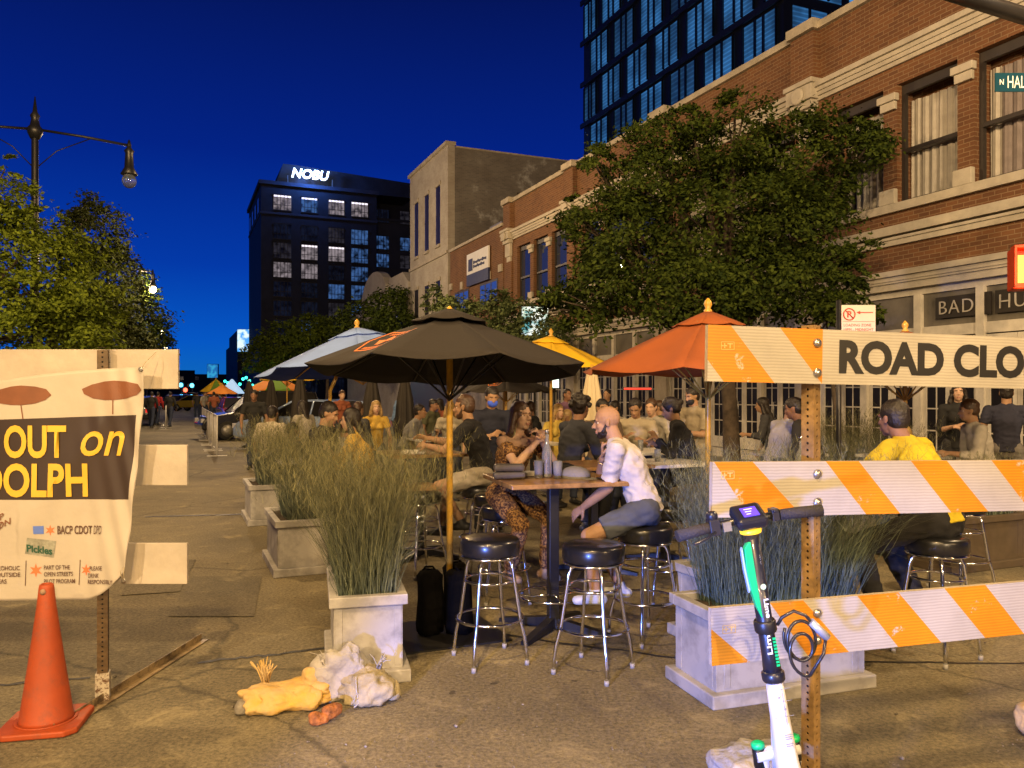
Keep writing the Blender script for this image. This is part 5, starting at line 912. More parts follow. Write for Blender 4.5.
# string of teal lights
sl = thing('string_lights', 'string of small teal bulbs across the far street', 'string lights', ST(78, 3)); m = MB(); TEAL = M('teal_bulb', (.05, .95, .75), .4, var=0, emit=4); A, B = P(225, 388, 70)-sl.location, P(292, 377, 60)-sl.location; ptsb = [A.lerp(B, k/20)+V((0, 0, -1.2*math.sin(k/20*3.14*3)**2*.8+.6)) for k in range(21)]
m.tube(ptsb, .02, 4); m.tube([ptsb[0], (ptsb[0].x, ptsb[0].y, 0)], .06, 5); m.tube([ptsb[-1], (ptsb[-1].x, ptsb[-1].y, 0)], .06, 5); m.build('cable', BLACK, sl)
for p in ptsb: m = MB(); m.ell(p, .13, 6); m.build('bulb', TEAL, sl)
for px, py, Y, c, lb in ((181.5, 385, 110, (.1, .6, 1), 'blue green signal light on the left of the far crossing'), (192.5, 385.5, 112, (.1, .7, 1), 'blue green signal light on the right of the far crossing'), (186, 390, 108, (1, .1, .05), 'red tail signal between the far signal lights')):
    p = P(px, py, Y); t = thing('traffic_signal', lb, 'traffic light', (p.x, p.y, 0)); m = MB(); m.tube([(0, 0, 0), (0, 0, p.z+.5)], .07, 6); m.box(-.2, .2, -.1, .2, p.z-.5, p.z+.5); m.build('pole', BLACK, t); m = MB(); m.ell((0, -.2, p.z), .3, 8); m.build('lens', M('lens%.1f' % px, c, .4, var=0, emit=6), t)
# bright pyramid of light
o = thing('lit_tent', 'small glowing white peaked tent far down the street', 'tent', P(232, 393, 60)*1.0); o.location.z = 0; m = MB(); m.frus(0, 0, 1.6, 2.7, .75, .75, .05, .05); m.build('roof', M('lit_tent_cloth', (.55, .75, 1), .6, var=0, emit=.9), o); m = MB(); [m.tube([(a, b, 0), (a, b, 1.6)], .03, 5) for a in (-.7, .7) for b in (-.7, .7)]; m.build('frame', METAL, o)
# ------------------------------------------------------------------ striped barricade
from mathutils import noise as NZ
def worn(name, col, under, rough=.45, lo=.60, hi=.63, scale=9, lines=True, var=.1):
    m = M(name, col, rough, var=var, scale=3); nt = m.node_tree; L = nt.links; b = nt.nodes['Principled BSDF']; src = b.inputs['Base Color'].links[0].from_socket; tc = nn(nt, 'ShaderNodeTexCoord')
    n = nn(nt, 'ShaderNodeTexNoise'); n.inputs['Scale'].default_value = scale; n.inputs['Detail'].default_value = 9; n.inputs['Roughness'].default_value = .78; L.new(tc.outputs['Object'], n.inputs['Vector'])
    r = nn(nt, 'ShaderNodeValToRGB'); r.color_ramp.elements[0].position = lo; r.color_ramp.elements[1].position = hi; L.new(n.outputs[0], r.inputs[0])
    mx = nn(nt, 'ShaderNodeMix', data_type='RGBA'); L.new(r.outputs[0], mx.inputs['Factor']); L.new(src, mx.inputs[6]); mx.inputs[7].default_value = (*under, 1); out = mx.outputs[2]
    if lines:   # fine ribbing of the reflective sheeting
        wv = nn(nt, 'ShaderNodeTexWave', wave_type='BANDS', bands_direction='Z'); wv.inputs['Scale'].default_value = 28; wv.inputs['Distortion'].default_value = 1.5; wv.inputs['Detail'].default_value = 3; L.new(tc.outputs['Object'], wv.inputs['Vector'])
        m2 = nn(nt, 'ShaderNodeMix', data_type='RGBA', blend_type='MULTIPLY'); m2.inputs['Factor'].default_value = .22; L.new(out, m2.inputs[6]); L.new(wv.outputs['Color'], m2.inputs[7]); out = m2.outputs[2]
    L.new(out, b.inputs['Base Color']); return m
BO = worn('orange_sheeting', (.62, .235, .008), (.43, .39, .30)); BW = worn('white_sheeting', (.43, .40, .345), (.45, .32, .18), lo=.64, hi=.72, scale=5); BWOOD = M('board_edge', (.42, .36, .27), .8, bump=.3)
def clip(poly, a, b, c):     # keep a*x+b*z<=c
    out = []
    for i in range(len(poly)):
        p, q = poly[i], poly[(i+1) % len(poly)]; dp, dq = a*p[0]+b*p[1]-c, a*q[0]+b*q[1]-c
        if dp <= 0: out.append(p)
        if (dp < 0 < dq) or (dq < 0 < dp): k = dp/(dp-dq); out.append((p[0]+(q[0]-p[0])*k, p[1]+(q[1]-p[1])*k))
    return out
BX, BY = 1.112, 2.92
def lx(px): t = (px-512)/F; return (2.83*t-.716)/(.974-.225*t)-.407
bar = thing('barricade', 'orange and white striped road closed barricade on perforated posts at the right', 'barricade', (BX, BY, 0), R(13))
def board(name, x0, x1, z0, h, tilt, bands, label=None):
    m = MB(); m.add([(x0, .001, 0), (x1, .001, 0), (x1, .022, 0), (x0, .022, 0), (x0, .001, h), (x1, .001, h), (x1, .022, h), (x0, .022, h)], [(0, 3, 2, 1), (4, 5, 6, 7), (1, 2, 6, 5), (2, 3, 7, 6), (3, 0, 4, 7)], 2)
    bands = [((lx(a), lx(b), lx(c), lx(d)) if e else (a, b, c, d)) for a, b, c, d, e in bands]; cuts = [(x0, x0)]
    for a, b, c, d in bands: cuts += [(a, c), (b, d)]
    cuts.append((x1+.3, x1+.3)); rect = [(x0, 0), (x1, 0), (x1, h), (x0, h)]
    for i in range(len(cuts)-1):
        (ta, ba), (tb, bb) = cuts[i], cuts[i+1]; p = rect
        if i: p = clip(p, -h, (ta-ba), -h*ba)     # x >= ba + (ta-ba) z/h
        if i < len(cuts)-2: p = clip(p, h, -(tb-bb), h*bb)
        if len(p) > 2: m.add([(x, 0, z) for x, z in p], [tuple(range(len(p)))], 0 if i % 2 else 1)
    o = m.build(name, [BO, BW, BWOOD], bar, loc=(0, 0, z0), rot=(0, tilt, 0)); 
    if label: o['label'] = label
    return o
PXm = .3
def ext(a, b, c, d, n): return [(lx(a)+PXm*k, lx(b)+PXm*k, lx(c)+PXm*k, lx(d)+PXm*k, 0) for k in range(n)]
btop = board('board', -.425, 1.70, 1.684, .203, R(1.06), [(680, 730, 723.7, 774.4, 1), (779, 822, 822, 822.01, 1)], 'top board with black lettering')
board('board', -.407, 1.70, 1.197, .200, R(.8), [(713.5, 752, 750, 802, 1), (825, 858, 866, 900, 1), (910, 946, 951, 988, 1)]+ext(990.6, 1026, 1030, 1066, 3), 'middle striped board')
board('board', -.407, 1.70, .679, .207, R(-.95), [(650, 690, 703, 750, 1), (771, 804, 808, 849, 1), (858, 899, 898, 941, 1), (945, 986, 985, 1024, 1)]+ext(1032, 1070, 1072, 1110, 2), 'lowest striped board')
INK = worn('black_lettering', (.012, .011, .011), (.5, .45, .38), lo=.645, hi=.66, scale=14, lines=False)
def fit(txt, mat, name, parent, x0, w, z0, h, T, bold=0, shear=0, ref=None, depth=.001, wrap=None, seg=0, space=1, slant=0):
    o = letters(ref or txt, 1.0, mat, 'r', None, Matrix.Identity(4), bold=bold, shear=shear, depth=0, space=space); xs = [v.co.x for v in o.data.vertices]; zs = [v.co.y for v in o.data.vertices]; a0, a1, b0, b1 = min(xs), max(xs), min(zs), max(zs); bpy.data.objects.remove(o)
    sx, sz = w/(a1-a0), h/(b1-b0); S = Matrix.Identity(4); S[0][0] = sx; S[1][1] = sz; S[1][0] = slant*sx; S[0][3] = x0-a0*sx; S[1][3] = z0-b0*sz
    return letters(txt, 1.0, mat, name, parent, T @ S, bold=bold, shear=shear, depth=depth, wrap=wrap, seg=seg, space=space)
FT = Matrix(((1, 0, 0, 0), (0, 0, -1, 0), (0, 1, 0, 0), (0, 0, 0, 1)))     # x->x, y->z, front towards -y
def FTo(y): m = FT.copy(); m[1][3] = y; return m
fit('ROAD CLOSED', INK, 'lettering', btop, lx(838.5), lx(943)-lx(838.5), .040, .128, FTo(-.0015), bold=.045, ref='ROAD')
PT = M('rusty_post', (.30, .18, .06), .6, var=.25, scale=14, bump=.2); BOLT = M('steel_bolt', (.5, .48, .45), .3, .9); HOLE = M('hole_dark', (.006, .005, .004), .9, var=0)
def perf_post(par, x, y, z1, rz=R(35), w_=.050, z0=0, pm=None):
    # square tube with real round holes modelled as recessed dark discs on each face
    t = MB(); h = w_/2; n = int((z1-z0)/.0254); 
    def face(k):
        T = Matrix.Rotation(k*math.pi/2, 3, 'Z'); 
        for i in range(n):
            za, zb = z0+i*.0254, z0+(i+1)*.0254; zc = (za+zb)/2; rr = .0055; N = 8; sq = []; ci = []
            for q in range(N):
                a = 2*math.pi*q/N; c, s = math.cos(a), math.sin(a); mx_ = max(abs(c), abs(s)); sq.append((c/mx_*h, zc+s/mx_*(zb-za)/2)); ci.append((c*rr, zc+s*rr))
            vs = [T @ V((a, -h, b)) for a, b in sq]+[T @ V((a, -h, b)) for a, b in ci]+[T @ V((a, -h+.004, b)) for a, b in ci]
            t.add(vs, [(q, (q+1) % N, N+(q+1) % N, N+q) for q in range(N)]+[(N+q, N+(q+1) % N, 2*N+(q+1) % N, 2*N+q) for q in range(N)], 0); t.add([T @ V((a*1.02, -h+.004, b)) for a, b in ci], [tuple(range(N))], 1)
    for k in range(4): face(k)
    t.add([(-h, -h, z1), (h, -h, z1), (h, h, z1), (-h, h, z1)], [(0, 1, 2, 3)])
    return t.build('post', [pm or PT, HOLE], par, loc=(x, y, 0), rot=(0, 0, rz), fix=False)
perf_post(bar, .035, .065, 1.91, R(28)); perf_post(bar, 1.55, .065, 1.91, R(28))
for x, zs in ((.018, (1.835, 1.725, 1.350, 1.245, .835, .735)),):
    for z in zs:
        m = MB(); T = Matrix.Rotation(R(90), 3, 'X'); m.lathe([(.0175, .001), (.0175, .004), (.012, .010), (.003, .013)], (x, 0, z), 14, 0, T); m.build('bolt', BOLT, bar)
for xq, zq in ((-.345, 1.82), (-.345, 1.355), (-.34, .80)):    # faint maker's boxes
    m = MB(); a, b = .026, .015
    for (p, q, r_, s_) in ((-a, a, b-.002, b), (-a, a, -b, -b+.002), (-a, -a+.002, -b, b), (a-.002, a, -b, b)): m.box(xq+p, xq+q, -.0015, -.0005, zq+r_, zq+s_)
    m.box(xq-.014, xq-.010, -.0015, -.0005, zq-.009, zq+.009); m.box(xq-.002, xq+.02, -.0015, -.0005, zq+.005, zq+.009); m.box(xq+.007, xq+.011, -.0015, -.0005, zq-.009, zq+.005); m.box(xq-.010, xq-.003, -.0015, -.0005, zq-.002, zq+.002); m.box(xq-.023, xq-.016, -.0015, -.0005, zq-.002, zq+.002)
    m.build('maker_mark', M('mark_ochre', (.62, .42, .14), .6), bar)
m = MB(); m.tube([(0, -.55, .03), (0, .40, .03)], .025, 4); m.build('foot_beam', PT, bar); m = MB(); m.tube([(1.55, .0, .03), (1.55, .40, .03)], .025, 4); m.build('foot_beam', PT, bar)
# ------------------------------------------------------------------ left barricade seen from behind
lb_ = thing('barricade', 'barricade with plain pale board backs behind the hanging banner at the left', 'barricade', (-2.2, 4.25, 0), 0)
BK = M('board_back_white', (.47, .41, .33), .7, var=.10, scale=4, bump=.15, bscale=20)
for z0, h, x1, lab in ((1.672, .215, .386, 'top board back'), (1.148, .22, .435, 'middle board back'), (.612, .222, .435, 'lowest board back')):
    m = MB(); m.box(-1.7, x1, .04, .062, z0, z0+h); o = m.build('board', BK, lb_, bev=.003); o['label'] = lab
perf_post(lb_, .0, .0, 1.895, R(20), .052, .0, M('dark_rusty_post', (.13, .08, .035), .6, var=.25, scale=14, bump=.2))
m = MB(); m.box(-.034, .034, -.034, .034, .0, .15); m.build('post_socket', worn('flaking_white_paint', (.6, .55, .45), (.12, .06, .03), lo=.5, hi=.56, scale=30, lines=False), lb_, rot=(0, 0, R(20)))
def angle_iron(mat, a, b, name, label=None):
    a, b = V(a), V(b); d = (b-a).normalized(); n_ = V((-d.y, d.x, 0)); m = MB(); w_, t_ = .026, .004
    def pr(p): return [p+n_*q+V((0, 0, z)) for q, z in ((-w_, .004), (w_, .004), (w_, .004+w_*1.6), (w_-t_, .004+w_*1.6), (w_-t_, .004+t_), (-w_, .004+t_))]
    A, B = pr(a), pr(b); m.add(A+B, [tuple(range(6))[::-1], tuple(range(6, 12))]+[(i, (i+1) % 6, 6+(i+1) % 6, 6+i) for i in range(6)]); return m.build(name, mat, lb_)
angle_iron(worn('rusted_tan_metal', (.30, .22, .12), (.07, .045, .025), lo=.48, hi=.6, scale=9, lines=False), (.0, -.42, 0), (.15, 1.02, 0), 'foot_beam')
# ------------------------------------------------------------------ banner
XL = -300
def yt(x): return 367+14*(146-x)/146-3*math.sin((146-x)/146*3.14) if x > 0 else 381+(-x)*.03
def yb(x): return 600 if x < 88 else 600-30*((x-88)/38)**1.8
def bY(px, py):
    k = max(0, (px-60)/85); v = (py-367)/233
    return 4.195-.010*math.sin(px*.045+v*1.4)-.016*k*k*math.sin((px-py*.22)*.32)*(.4+.6*v)-.012*math.exp(-((px+py*.75-(146+367*.75)-0)**2)/260.)*(1 if px > 20 else .3)
bn = thing('banner', 'wrinkled white vinyl dining banner with dark band and yellow lettering hanging on the left barricade', 'banner', (-2.5, 4.2, 0))
def bw(px, py, off=0): p = P(px, py, 4.2); y = bY(px, py); p.y = y-off; return p-V((-2.5, 4.2, 0))
m = MB(); NU = 150; vs = []
def xr_(py): return 146-20*max(0, min(1, (py-367)/203))**1.3
rows = [(0, i/14) for i in range(14)]+[(1, i/34) for i in range(34)]+[(2, i/36) for i in range(37)]
uu = [0, .2, .4]+[.4+.6*i/(NU-3) for i in range(1, NU-2)]; K = len(uu)
for seg_, k in rows:
    for u in uu:
        x = XL+(146-XL)*u; a_, b_, c_, d_ = yt(x), 415+(137-x)*.034, 499.5, yb(min(x*.863 if x > 0 else x, 126)); y = (a_+(b_-a_)*k, b_+(c_-b_)*k, c_+(d_-c_)*k)[seg_]; x = XL+(xr_(y)-XL)*u; vs.append(bw(x, y))
m.v = [tuple(p) for p in vs]; fs = []; mi = []
for v in range(len(rows)-1):
    for u in range(K-1): fs.append((v*K+u, v*K+u+1, (v+1)*K+u+1, (v+1)*K+u)); mi.append(1 if rows[v][0] == 1 and u < K-4 else 0)
m.f = fs; m.m = mi; m.sm = [True]*len(fs)
VIN_W = M('white_banner_vinyl', (.46, .41, .34), .5, var=.06, scale=3, bump=.06, bscale=30); VIN_D = M('brown_banner_vinyl', (.05, .035, .032), .32, var=.1, scale=2)
m.build('sheet', [VIN_W, VIN_D], bn, solid=.0012)
def bt(txt, x0, x1, ytop, ybot, mat, bold=0, shear=0, slant=0, name='lettering'):
    T = Matrix(((1, 0, 0, 0), (0, 0, 1, 0), (0, 1, 0, 0), (0, 0, 0, 1)))
    return fit(txt, mat, name, bn, x0, x1-x0, -ybot, ybot-ytop, T, bold=bold, shear=shear, depth=0, wrap=lambda c: bw(c.x, -c.z, .006), seg=4 if (x1-x0) > 40 else 3, slant=slant)
YLW = M('yellow_print', (.66, .42, .04), .5, var=.05); BRP = M('brown_print', (.10, .05, .035), .6, var=.05); REDP = M('orange_red_print', (.72, .17, .06), .6, var=.05); UMB = M('brown_orange_print', (.20, .07, .028), .6, var=.12)
bt('OUT', 6, 67, 425, 458, YLW, bold=.03); bt('DINE', -92, -8, 425, 458, YLW, bold=.03); bt('on', 82, 125.5, 431, 456, YLW, bold=.008, shear=.3); bt('RANDOLPH', -86, 88, 463, 497, YLW, bold=.03)
bt('BACP CDOT', 58, 92, 525.5, 534, BRP, bold=.02); bt('DPD', 93.5, 102, 525.5, 534, BRP, bold=.0, shear=.2)
def bpoly(ps, mat, name, off=.0035):
    bm = bmesh.new(); bm.faces.new([bm.verts.new((x, y, 0)) for x, y in ps]); bmesh.ops.triangulate(bm, faces=bm.faces)
    for _ in range(4):
        es = [e for e in bm.edges if e.calc_length() > 4]
        if es: bmesh.ops.subdivide_edges(bm, edges=es, cuts=1); bmesh.ops.triangulate(bm, faces=[f for f in bm.faces if len(f.verts) > 3])
    for v in bm.verts: v.co = bw(v.co.x, v.co.y, off)
    me = bpy.data.meshes.new(name); bm.to_mesh(me); bm.free(); me.materials.append(mat); o = bpy.data.objects.new(name, me); C.objects.link(o); o.parent = bn; return o
bpoly([(35.5, 525.5), (45, 525.5), (45, 533.5), (35.5, 533.5)], M('blue_print', (.10, .18, .60), .6, var=.03), 'logo')
def star(cx, cy, r, name='star'): 
    pts = [(cx+(r if k % 2 == 0 else r*.42)*math.sin(k*math.pi/6), cy-(r if k % 2 == 0 else r*.42)*math.cos(k*math.pi/6)*1.1) for k in range(12)]; m = MB(); m.add([bw(cx, cy, .0025)]+[bw(x, y, .0025) for x, y in pts], [(0, 1+k, 1+(k+1) % 12) for k in range(12)]); m.build(name, REDP, bn, fix=False)
star(51, 530, 5); star(37, 570, 6.5); star(86, 570, 5.5); star(-60, 570, 6.5)
for tx, x0, x1, y in (('ALCOHOLIC', -6, 22, 565), ('BEVERAGES OUTSIDE', -32, 22.5, 571.6), ('AREAS', -6, 9, 578.2), ('PART OF THE', 45, 70, 565), ('OPEN STREETS', 45, 73, 571.6), ('PILOT PROGRAM', 45, 75, 578.8), ('PLEASE', 90, 102, 566), ('DRINK', 88.5, 99, 573.3), ('RESPONSIBLY', 88, 114, 579.5)): bt(tx, x0, x1, y, y+4.4, BRP, bold=.012)
for x in (27.5, 79.5): bpoly([(x, 560), (x+.7, 560), (x+.7-1, 585), (x-1, 585)], BRP, 'rule_line')
for tx, x0, x1, y in (('SHOP', -14, 6, 521), ('CITY', -14, 5, 530), ('RECREATION', -40, 13, 541)): bt(tx, x0, x1, y, y+6.5, UMB, bold=.01, slant=.45)
for dx in (-138, -62, 0):    # printed umbrellas
    base_ = [(82, 389), (92, 384.5), (104, 381.5), (114, 380.5), (128, 381.5), (139, 384), (145 if dx == 0 else 144, 390), (138, 395), (128, 398.5), (116, 400), (104, 400), (93, 398.5), (84, 394)] 
    if dx == 0: base_ = [(min(x, 142.5), y) for x, y in base_]
    ys = 5 if dx else 0; bpoly([(x+dx*1.47+(0 if dx else 0), y+ys) for x, y in base_], UMB, 'printed_umbrella'); bpoly([(114+dx*1.47-.5, 400+ys), (114+dx*1.47+.6, 400+ys), (114+dx*1.47+.8+(dx and 2), 414+ys), (114+dx*1.47-.4+(dx and 2), 414+ys)], UMB, 'printed_pole')
o = bpoly([(29.5, 537), (56.5, 541), (54, 557.5), (27, 553)], M('grey_sticker', (.33, .33, .27), .5, var=.2, scale=40), 'sticker', .003); bt('Pickles', 29, 53, 543.5, 551, M('green_ink', (.02, .08, .05), .5, var=0), bold=.03, slant=-.15)
for px, py in ((143.5, 369.5), (124.5, 580)): m = MB(); p = bw(px, py, .006); T = Matrix.Rotation(R(90), 3, 'X'); m.lathe([(.006, 0), (.012, .0), (.012, .003), (.006, .003)], p, 14, 0, T); m.build('grommet', BOLT, bn)
m = MB(); a = bw(143.5, 369.5, .008); b_ = bw(152, 352, -.06); m.tube([a, a.lerp(b_, .5)+V((.0, -.02, 0)), b_], .002, 5); m.tube([bw(124.5, 580, .008), bw(122, 571, .02), bw(126, 566, .01), bw(124.5, 580, .008)], .0025, 5); m.build('cord', M('cord_tan', (.5, .42, .28), .8), bn)
# ------------------------------------------------------------------ cone
c = thing('traffic_cone', 'scuffed orange traffic cone standing before the left barricade', 'traffic cone', (-2.31, 3.92, 0), R(12)); c.scale = (.93, .93, 1); ORG = worn('cone_orange', (.38, .06, .011), (.20, .05, .025), rough=.6, lo=.50, hi=.72, scale=10, lines=False, var=.12)
m = MB(); m.lathe([(.135, .035), (.128, .05), (.085, .33), (.046, .60), (.037, .685), (.034, .70), (.026, .705), (.024, .69), (.022, .6)], n=30); m.build('cone_body', ORG, c)
m = MB(); q = .195; pr = [(-q, -q+.05), (-q+.05, -q), (q-.05, -q), (q, -q+.05), (q, q-.05), (q-.05, q), (-q+.05, q), (-q, q-.05)]; m.prism(pr, .004, .034, 'z'); m.build('cone_base', ORG, c, bev=.008)
m = MB(); m.lathe([(.138, .036), (.150, .040), (.152, .034)], n=30); m.build('collar', ORG, c)
m = MB(); T = Matrix.Rotation(R(90), 3, 'X') @ Matrix.Diagonal((1, 1, 1)); m.lathe([(.002, 0), (.014, .0), (.015, .004), (.002, .006)], (-.004, -.0385, .672), 10, 0, T); m.build('scuff_patch', M('bare_rubber', (.35, .22, .14), .8), c)
# ------------------------------------------------------------------ sandbags
def sack(m, c, dims, rz, seed, flat=.25, p=.7, n=80, amp=.10, ry=0, wr=1.0):
    rot = Matrix.Rotation(rz, 3, 'Z') @ Matrix.Rotation(ry, 3, 'Y'); vs = []; 
    def sg(x, e): return math.copysign(abs(x)**e, x)
    for j in range(n//2+1):
        ph = -math.pi/2+math.pi*j/(n//2)
        for i in range(n):
            th = 2*math.pi*i/n; x, y, z = sg(math.cos(ph), p)*sg(math.cos(th), p), sg(math.cos(ph), p)*sg(math.sin(th), p), sg(math.sin(ph), p)
            q = V((x*dims[0], y*dims[1], z*dims[2])); nz = NZ.noise(q*9+V((seed, 0, 0)))*amp+(.35-abs(NZ.noise(V((q.x*16+seed, q.y*11, q.z*20)))))*amp*.9*wr-abs(NZ.noise(V((q.x*26, q.y*15, q.z*24+seed))))*amp*.28+NZ.noise(V((q.x*22, q.y*8, q.z*22+seed)))*amp*.5*wr+NZ.noise(q*45)*amp*.04
            q *= 1+nz; q = rot @ q+V(c); q.z = max(q.z, .004+NZ.noise(q*20)*.003+.003); vs.append(q)
    m.add(vs, [(j*n+i, j*n+(i+1) % n, (j+1)*n+(i+1) % n, (j+1)*n+i) for j in range(n//2) for i in range(n)], 0, True)
def fringe(m, c, d, n, ln, seed, sp=.05, r=.003):
    rd = random.Random(seed)
    for _ in range(n):
        a = V(c)+V((rd.gauss(0, sp*.4), rd.gauss(0, sp*.4), rd.uniform(-.01, .02))); b = a+V(d)*ln*rd.uniform(.6, 1)+V((rd.gauss(0, sp), rd.gauss(0, sp), rd.uniform(0, .05))); b.z = max(b.z, .008); m.tube([a, a.lerp(b, .5)+V((0, 0, .015)), b], r, 4)
YB = M('yellow_sackcloth', (.56, .34, .06), .9, var=.22, scale=7, bump=.7, bscale=26, col2=(.50, .36, .18)); WB = M('white_sackcloth', (.42, .39, .34), .9, var=.12, scale=6, bump=.7, bscale=30); TB = M('tan_sackcloth', (.42, .35, .20), .9, var=.2, scale=7, bump=.8, bscale=26); OB = M('orange_mesh', (.50, .17, .03), .85, var=.3, scale=25, bump=.8)
s1 = thing('sandbag', 'flattened yellow sandbag with frayed ends lying on the ground', 'sandbag', G(283, 706), 0)
m = MB(); sack(m, (0, .0, .045), (.215, .125, .062), R(20), 1.3, amp=.26); sack(m, (.135, .075, .115), (.055, .055, .07), R(40), 4.2, amp=.3); sack(m, (.185, .055, .06), (.06, .06, .055), 0, 5.2, amp=.2); m.build('sack', YB, s1)
m = MB(); fringe(m, (-.12, .07, .10), (-.35, .3, .8), 34, .08, 3, .03, .0035); m.build('frayed_strands', YB, s1); m = MB(); sack(m, (-.175, -.085, .03), (.045, .05, .03), .4, 8.8, amp=.25); m.build('worn_end', M('grey_sackcloth', (.3, .27, .22), .9, bump=.8), s1)
s2 = thing('sandbag', 'plump tan and white sandbag leaning on the nearest planter', 'sandbag', G(352, 700), 0)
m = MB(); sack(m, (.07, .0, .07), (.145, .115, .095), R(-10), 2.1, amp=.28); sack(m, (.205, .02, .05), (.05, .04, .045), R(-30), 3.3, amp=.3); m.build('sack', TB, s2)
m = MB(); sack(m, (-.055, .05, .13), (.135, .085, .13), R(15), 6.4, amp=.30, ry=R(-22), p=.55); m.build('white_flap', WB, s2); m = MB(); fringe(m, (.14, .02, .15), (.5, 0, .5), 22, .07, 5, .02, .0022); fringe(m, (-.14, .0, .19), (-.6, 0, .3), 16, .06, 6, .03, .002); m.tube([(.04, -.10, .16), (.05, -.125, .09), (.06, -.13, .03), (.04, -.15, .02)], .004, 5); fringe(m, (.055, -.12, .05), (0, -.2, -.6), 12, .05, 8, .02, .002); m.build('frayed_strands', WB, s2)
m = MB(); sack(m, (0, 0, .03), (.045, .032, .035), .5, 7.7, amp=.35); sack(m, (.05, .05, .045), (.05, .03, .03), .9, 9.7, amp=.35); tag(m.build('mesh_scrap', OB, loc=G(319, 724)), 'crumpled orange rag between the two sandbags', 'rag')
s3 = thing('sandbag', 'pale sandbag lying on the barricade foot behind the scooter', 'sandbag', (1.0, 3.22, .04), 0); m = MB(); sack(m, (.02, 0, .07), (.20, .15, .095), R(10), 3.9, amp=.16); m.build('sack', WB, s3)
s4 = thing('sandbag', 'yellowish sandbag cut off by the right edge of the picture', 'sandbag', (2.56, 3.78, 0), 0); m = MB(); sack(m, (.02, 0, .08), (.13, .11, .10), R(10), 5.9, amp=.2); m.build('sack', YB, s4)
m = MB(); rd = random.Random(9)
for p, r in (((401, 638), .012), ((523, 705), .006), ((346, 745), .005), ((235, 600), .006)): q = G(*p); m.ell(q+V((0, 0, r*.6)), (r*1.3, r, r*.7), 7)
m.build('pebble_cluster', MC['grit']); C.objects['pebble_cluster']['kind'] = 'stuff'
# ------------------------------------------------------------------ scooter
sc_ = thing('electric_scooter', 'dockless electric scooter with green trim and a coiled cable lock parked at the striped barricade', 'scooter', (.975, 2.60, 0), 0); sc_.rotation_euler = (0, R(-9.3), R(4))
NAV = M('scooter_navy_black', (.010, .012, .022), .35, var=0, coat=.4); SWH = M('scooter_white', (.66, .66, .68), .35, var=.03, coat=.4); SGR = M('scooter_green', (.0, .50, .16), .4, var=.03); GRIP = M('grip_rubber', (.03, .026, .026), .75, bump=.4, bscale=150)
m = MB(); m.tube([(0, 0, .735), (0, 0, .80), (0, -.005, 1.22)], [.031, .027, .024], 18); m.lathe([(.032, .715), (.037, .722), (.037, .745), (.030, .752)], n=20); m.build('stem', NAV, sc_)
m = MB(); m.tube([(0, .0, .72), (.0, .0, .60), (.0, .0, .45), (0, -.03, .30), (0, -.10, .19), (0, -.2, .145)], [.030, .034, .042, .048, .05, .045], 18, flat=.9); m.build('down_tube', SWH, sc_)
m = MB(); m.tube([(0, .02, .60), (0, .07, .45), (0, .10, .36)], .022, 10)
m.tube([(-.075, .085, .44), (.075, .085, .44)], .028, 10, flat=.8); m.build('fork_crown', SWH, sc_)
for q in (-1, 1):
    m = MB(); m.tube([(q*.062, .085, .47), (q*.062, .125, .14)], .017, 10); m.tube([(q*.062, .085, .47), (q*.062, .09, .40)], .021, 10); f = m.build('fork_leg', BLACK, sc_); m = MB(); m.lathe([(.023, .468), (.023, .482), (.012, .488)], (q*.062, .083, 0), 12); m.build('fork_cap', SGR, f)
    m = MB(); m.tube([(q*.052, .085, .46), (q*.05, .1, .33)], [.024, .016], 10); m.build('fork_cover', SWH, sc_)
def wheel(y, par): 
    T = Matrix.Rotation(R(90), 3, 'Y'); m = MB(); m.tube([(0, y+.105*math.cos(a), .128+.105*math.sin(a)) for a in [k*math.pi/14 for k in range(28)]], .0235, 10, closed=True); w_ = m.build('wheel', RUB if False else M('tyre', (.015, .015, .016), .8), par); m = MB(); m.lathe([(.02, -.03), (.085, -.022), (.085, .022), (.02, .03)], (0, y, .128), 20, 0, T); m.build('hub', METAL, w_)
wheel(.13, sc_); wheel(-.93, sc_)
m = MB(); m.tube([(0, .13+.145*math.cos(a), .128+.145*math.sin(a)) for a in [R(x) for x in range(30, 151, 12)]], .04, 10, flat=.35, up=(1, 0, 0)); m.tube([(0, -.93+.145*math.cos(a), .128+.145*math.sin(a)) for a in [R(x) for x in range(20, 140, 12)]], .04, 10, flat=.35, up=(1, 0, 0)); m.build('mudguard', SGR, sc_)
m = MB(); m.box(-.085, .085, -.82, -.14, .125, .175); m.build('deck', SWH, sc_, bev=.015); m = MB(); m.box(-.075, .075, -.80, -.20, .1752, .179); m.build('deck_mat', GRIP, sc_)
m = MB(); m.tube([(-.20, .0, 1.245), (0, .0, 1.255), (.20, .0, 1.245)], .013, 10); m.build('handlebar', NAV, sc_)
for q in (-1, 1):
    m = MB(); m.tube([(q*.105, .0, 1.25), (q*.17, -.004, 1.247), (q*.245, -.012, 1.242)], [.0175, .0185, .0195], 14); m.build('grip', GRIP, sc_) if q > 0 else m.build('grip', GRIP, sc_)
m = MB(); m.box(-.135, -.10, -.022, .022, 1.222, 1.275); m.lathe([(.018, 1.27), (.02, 1.29), (.012, 1.30)], (-.118, 0, 0), 12); m.tube([(-.12, -.02, 1.235), (-.16, -.045, 1.225), (-.205, -.05, 1.215)], .006, 6); b_ = m.build('brake_lever', NAV, sc_, bev=.003); m = MB(); m.box(-.095, -.068, -.03, -.022, 1.232, 1.262); m.build('plate', METAL, b_)
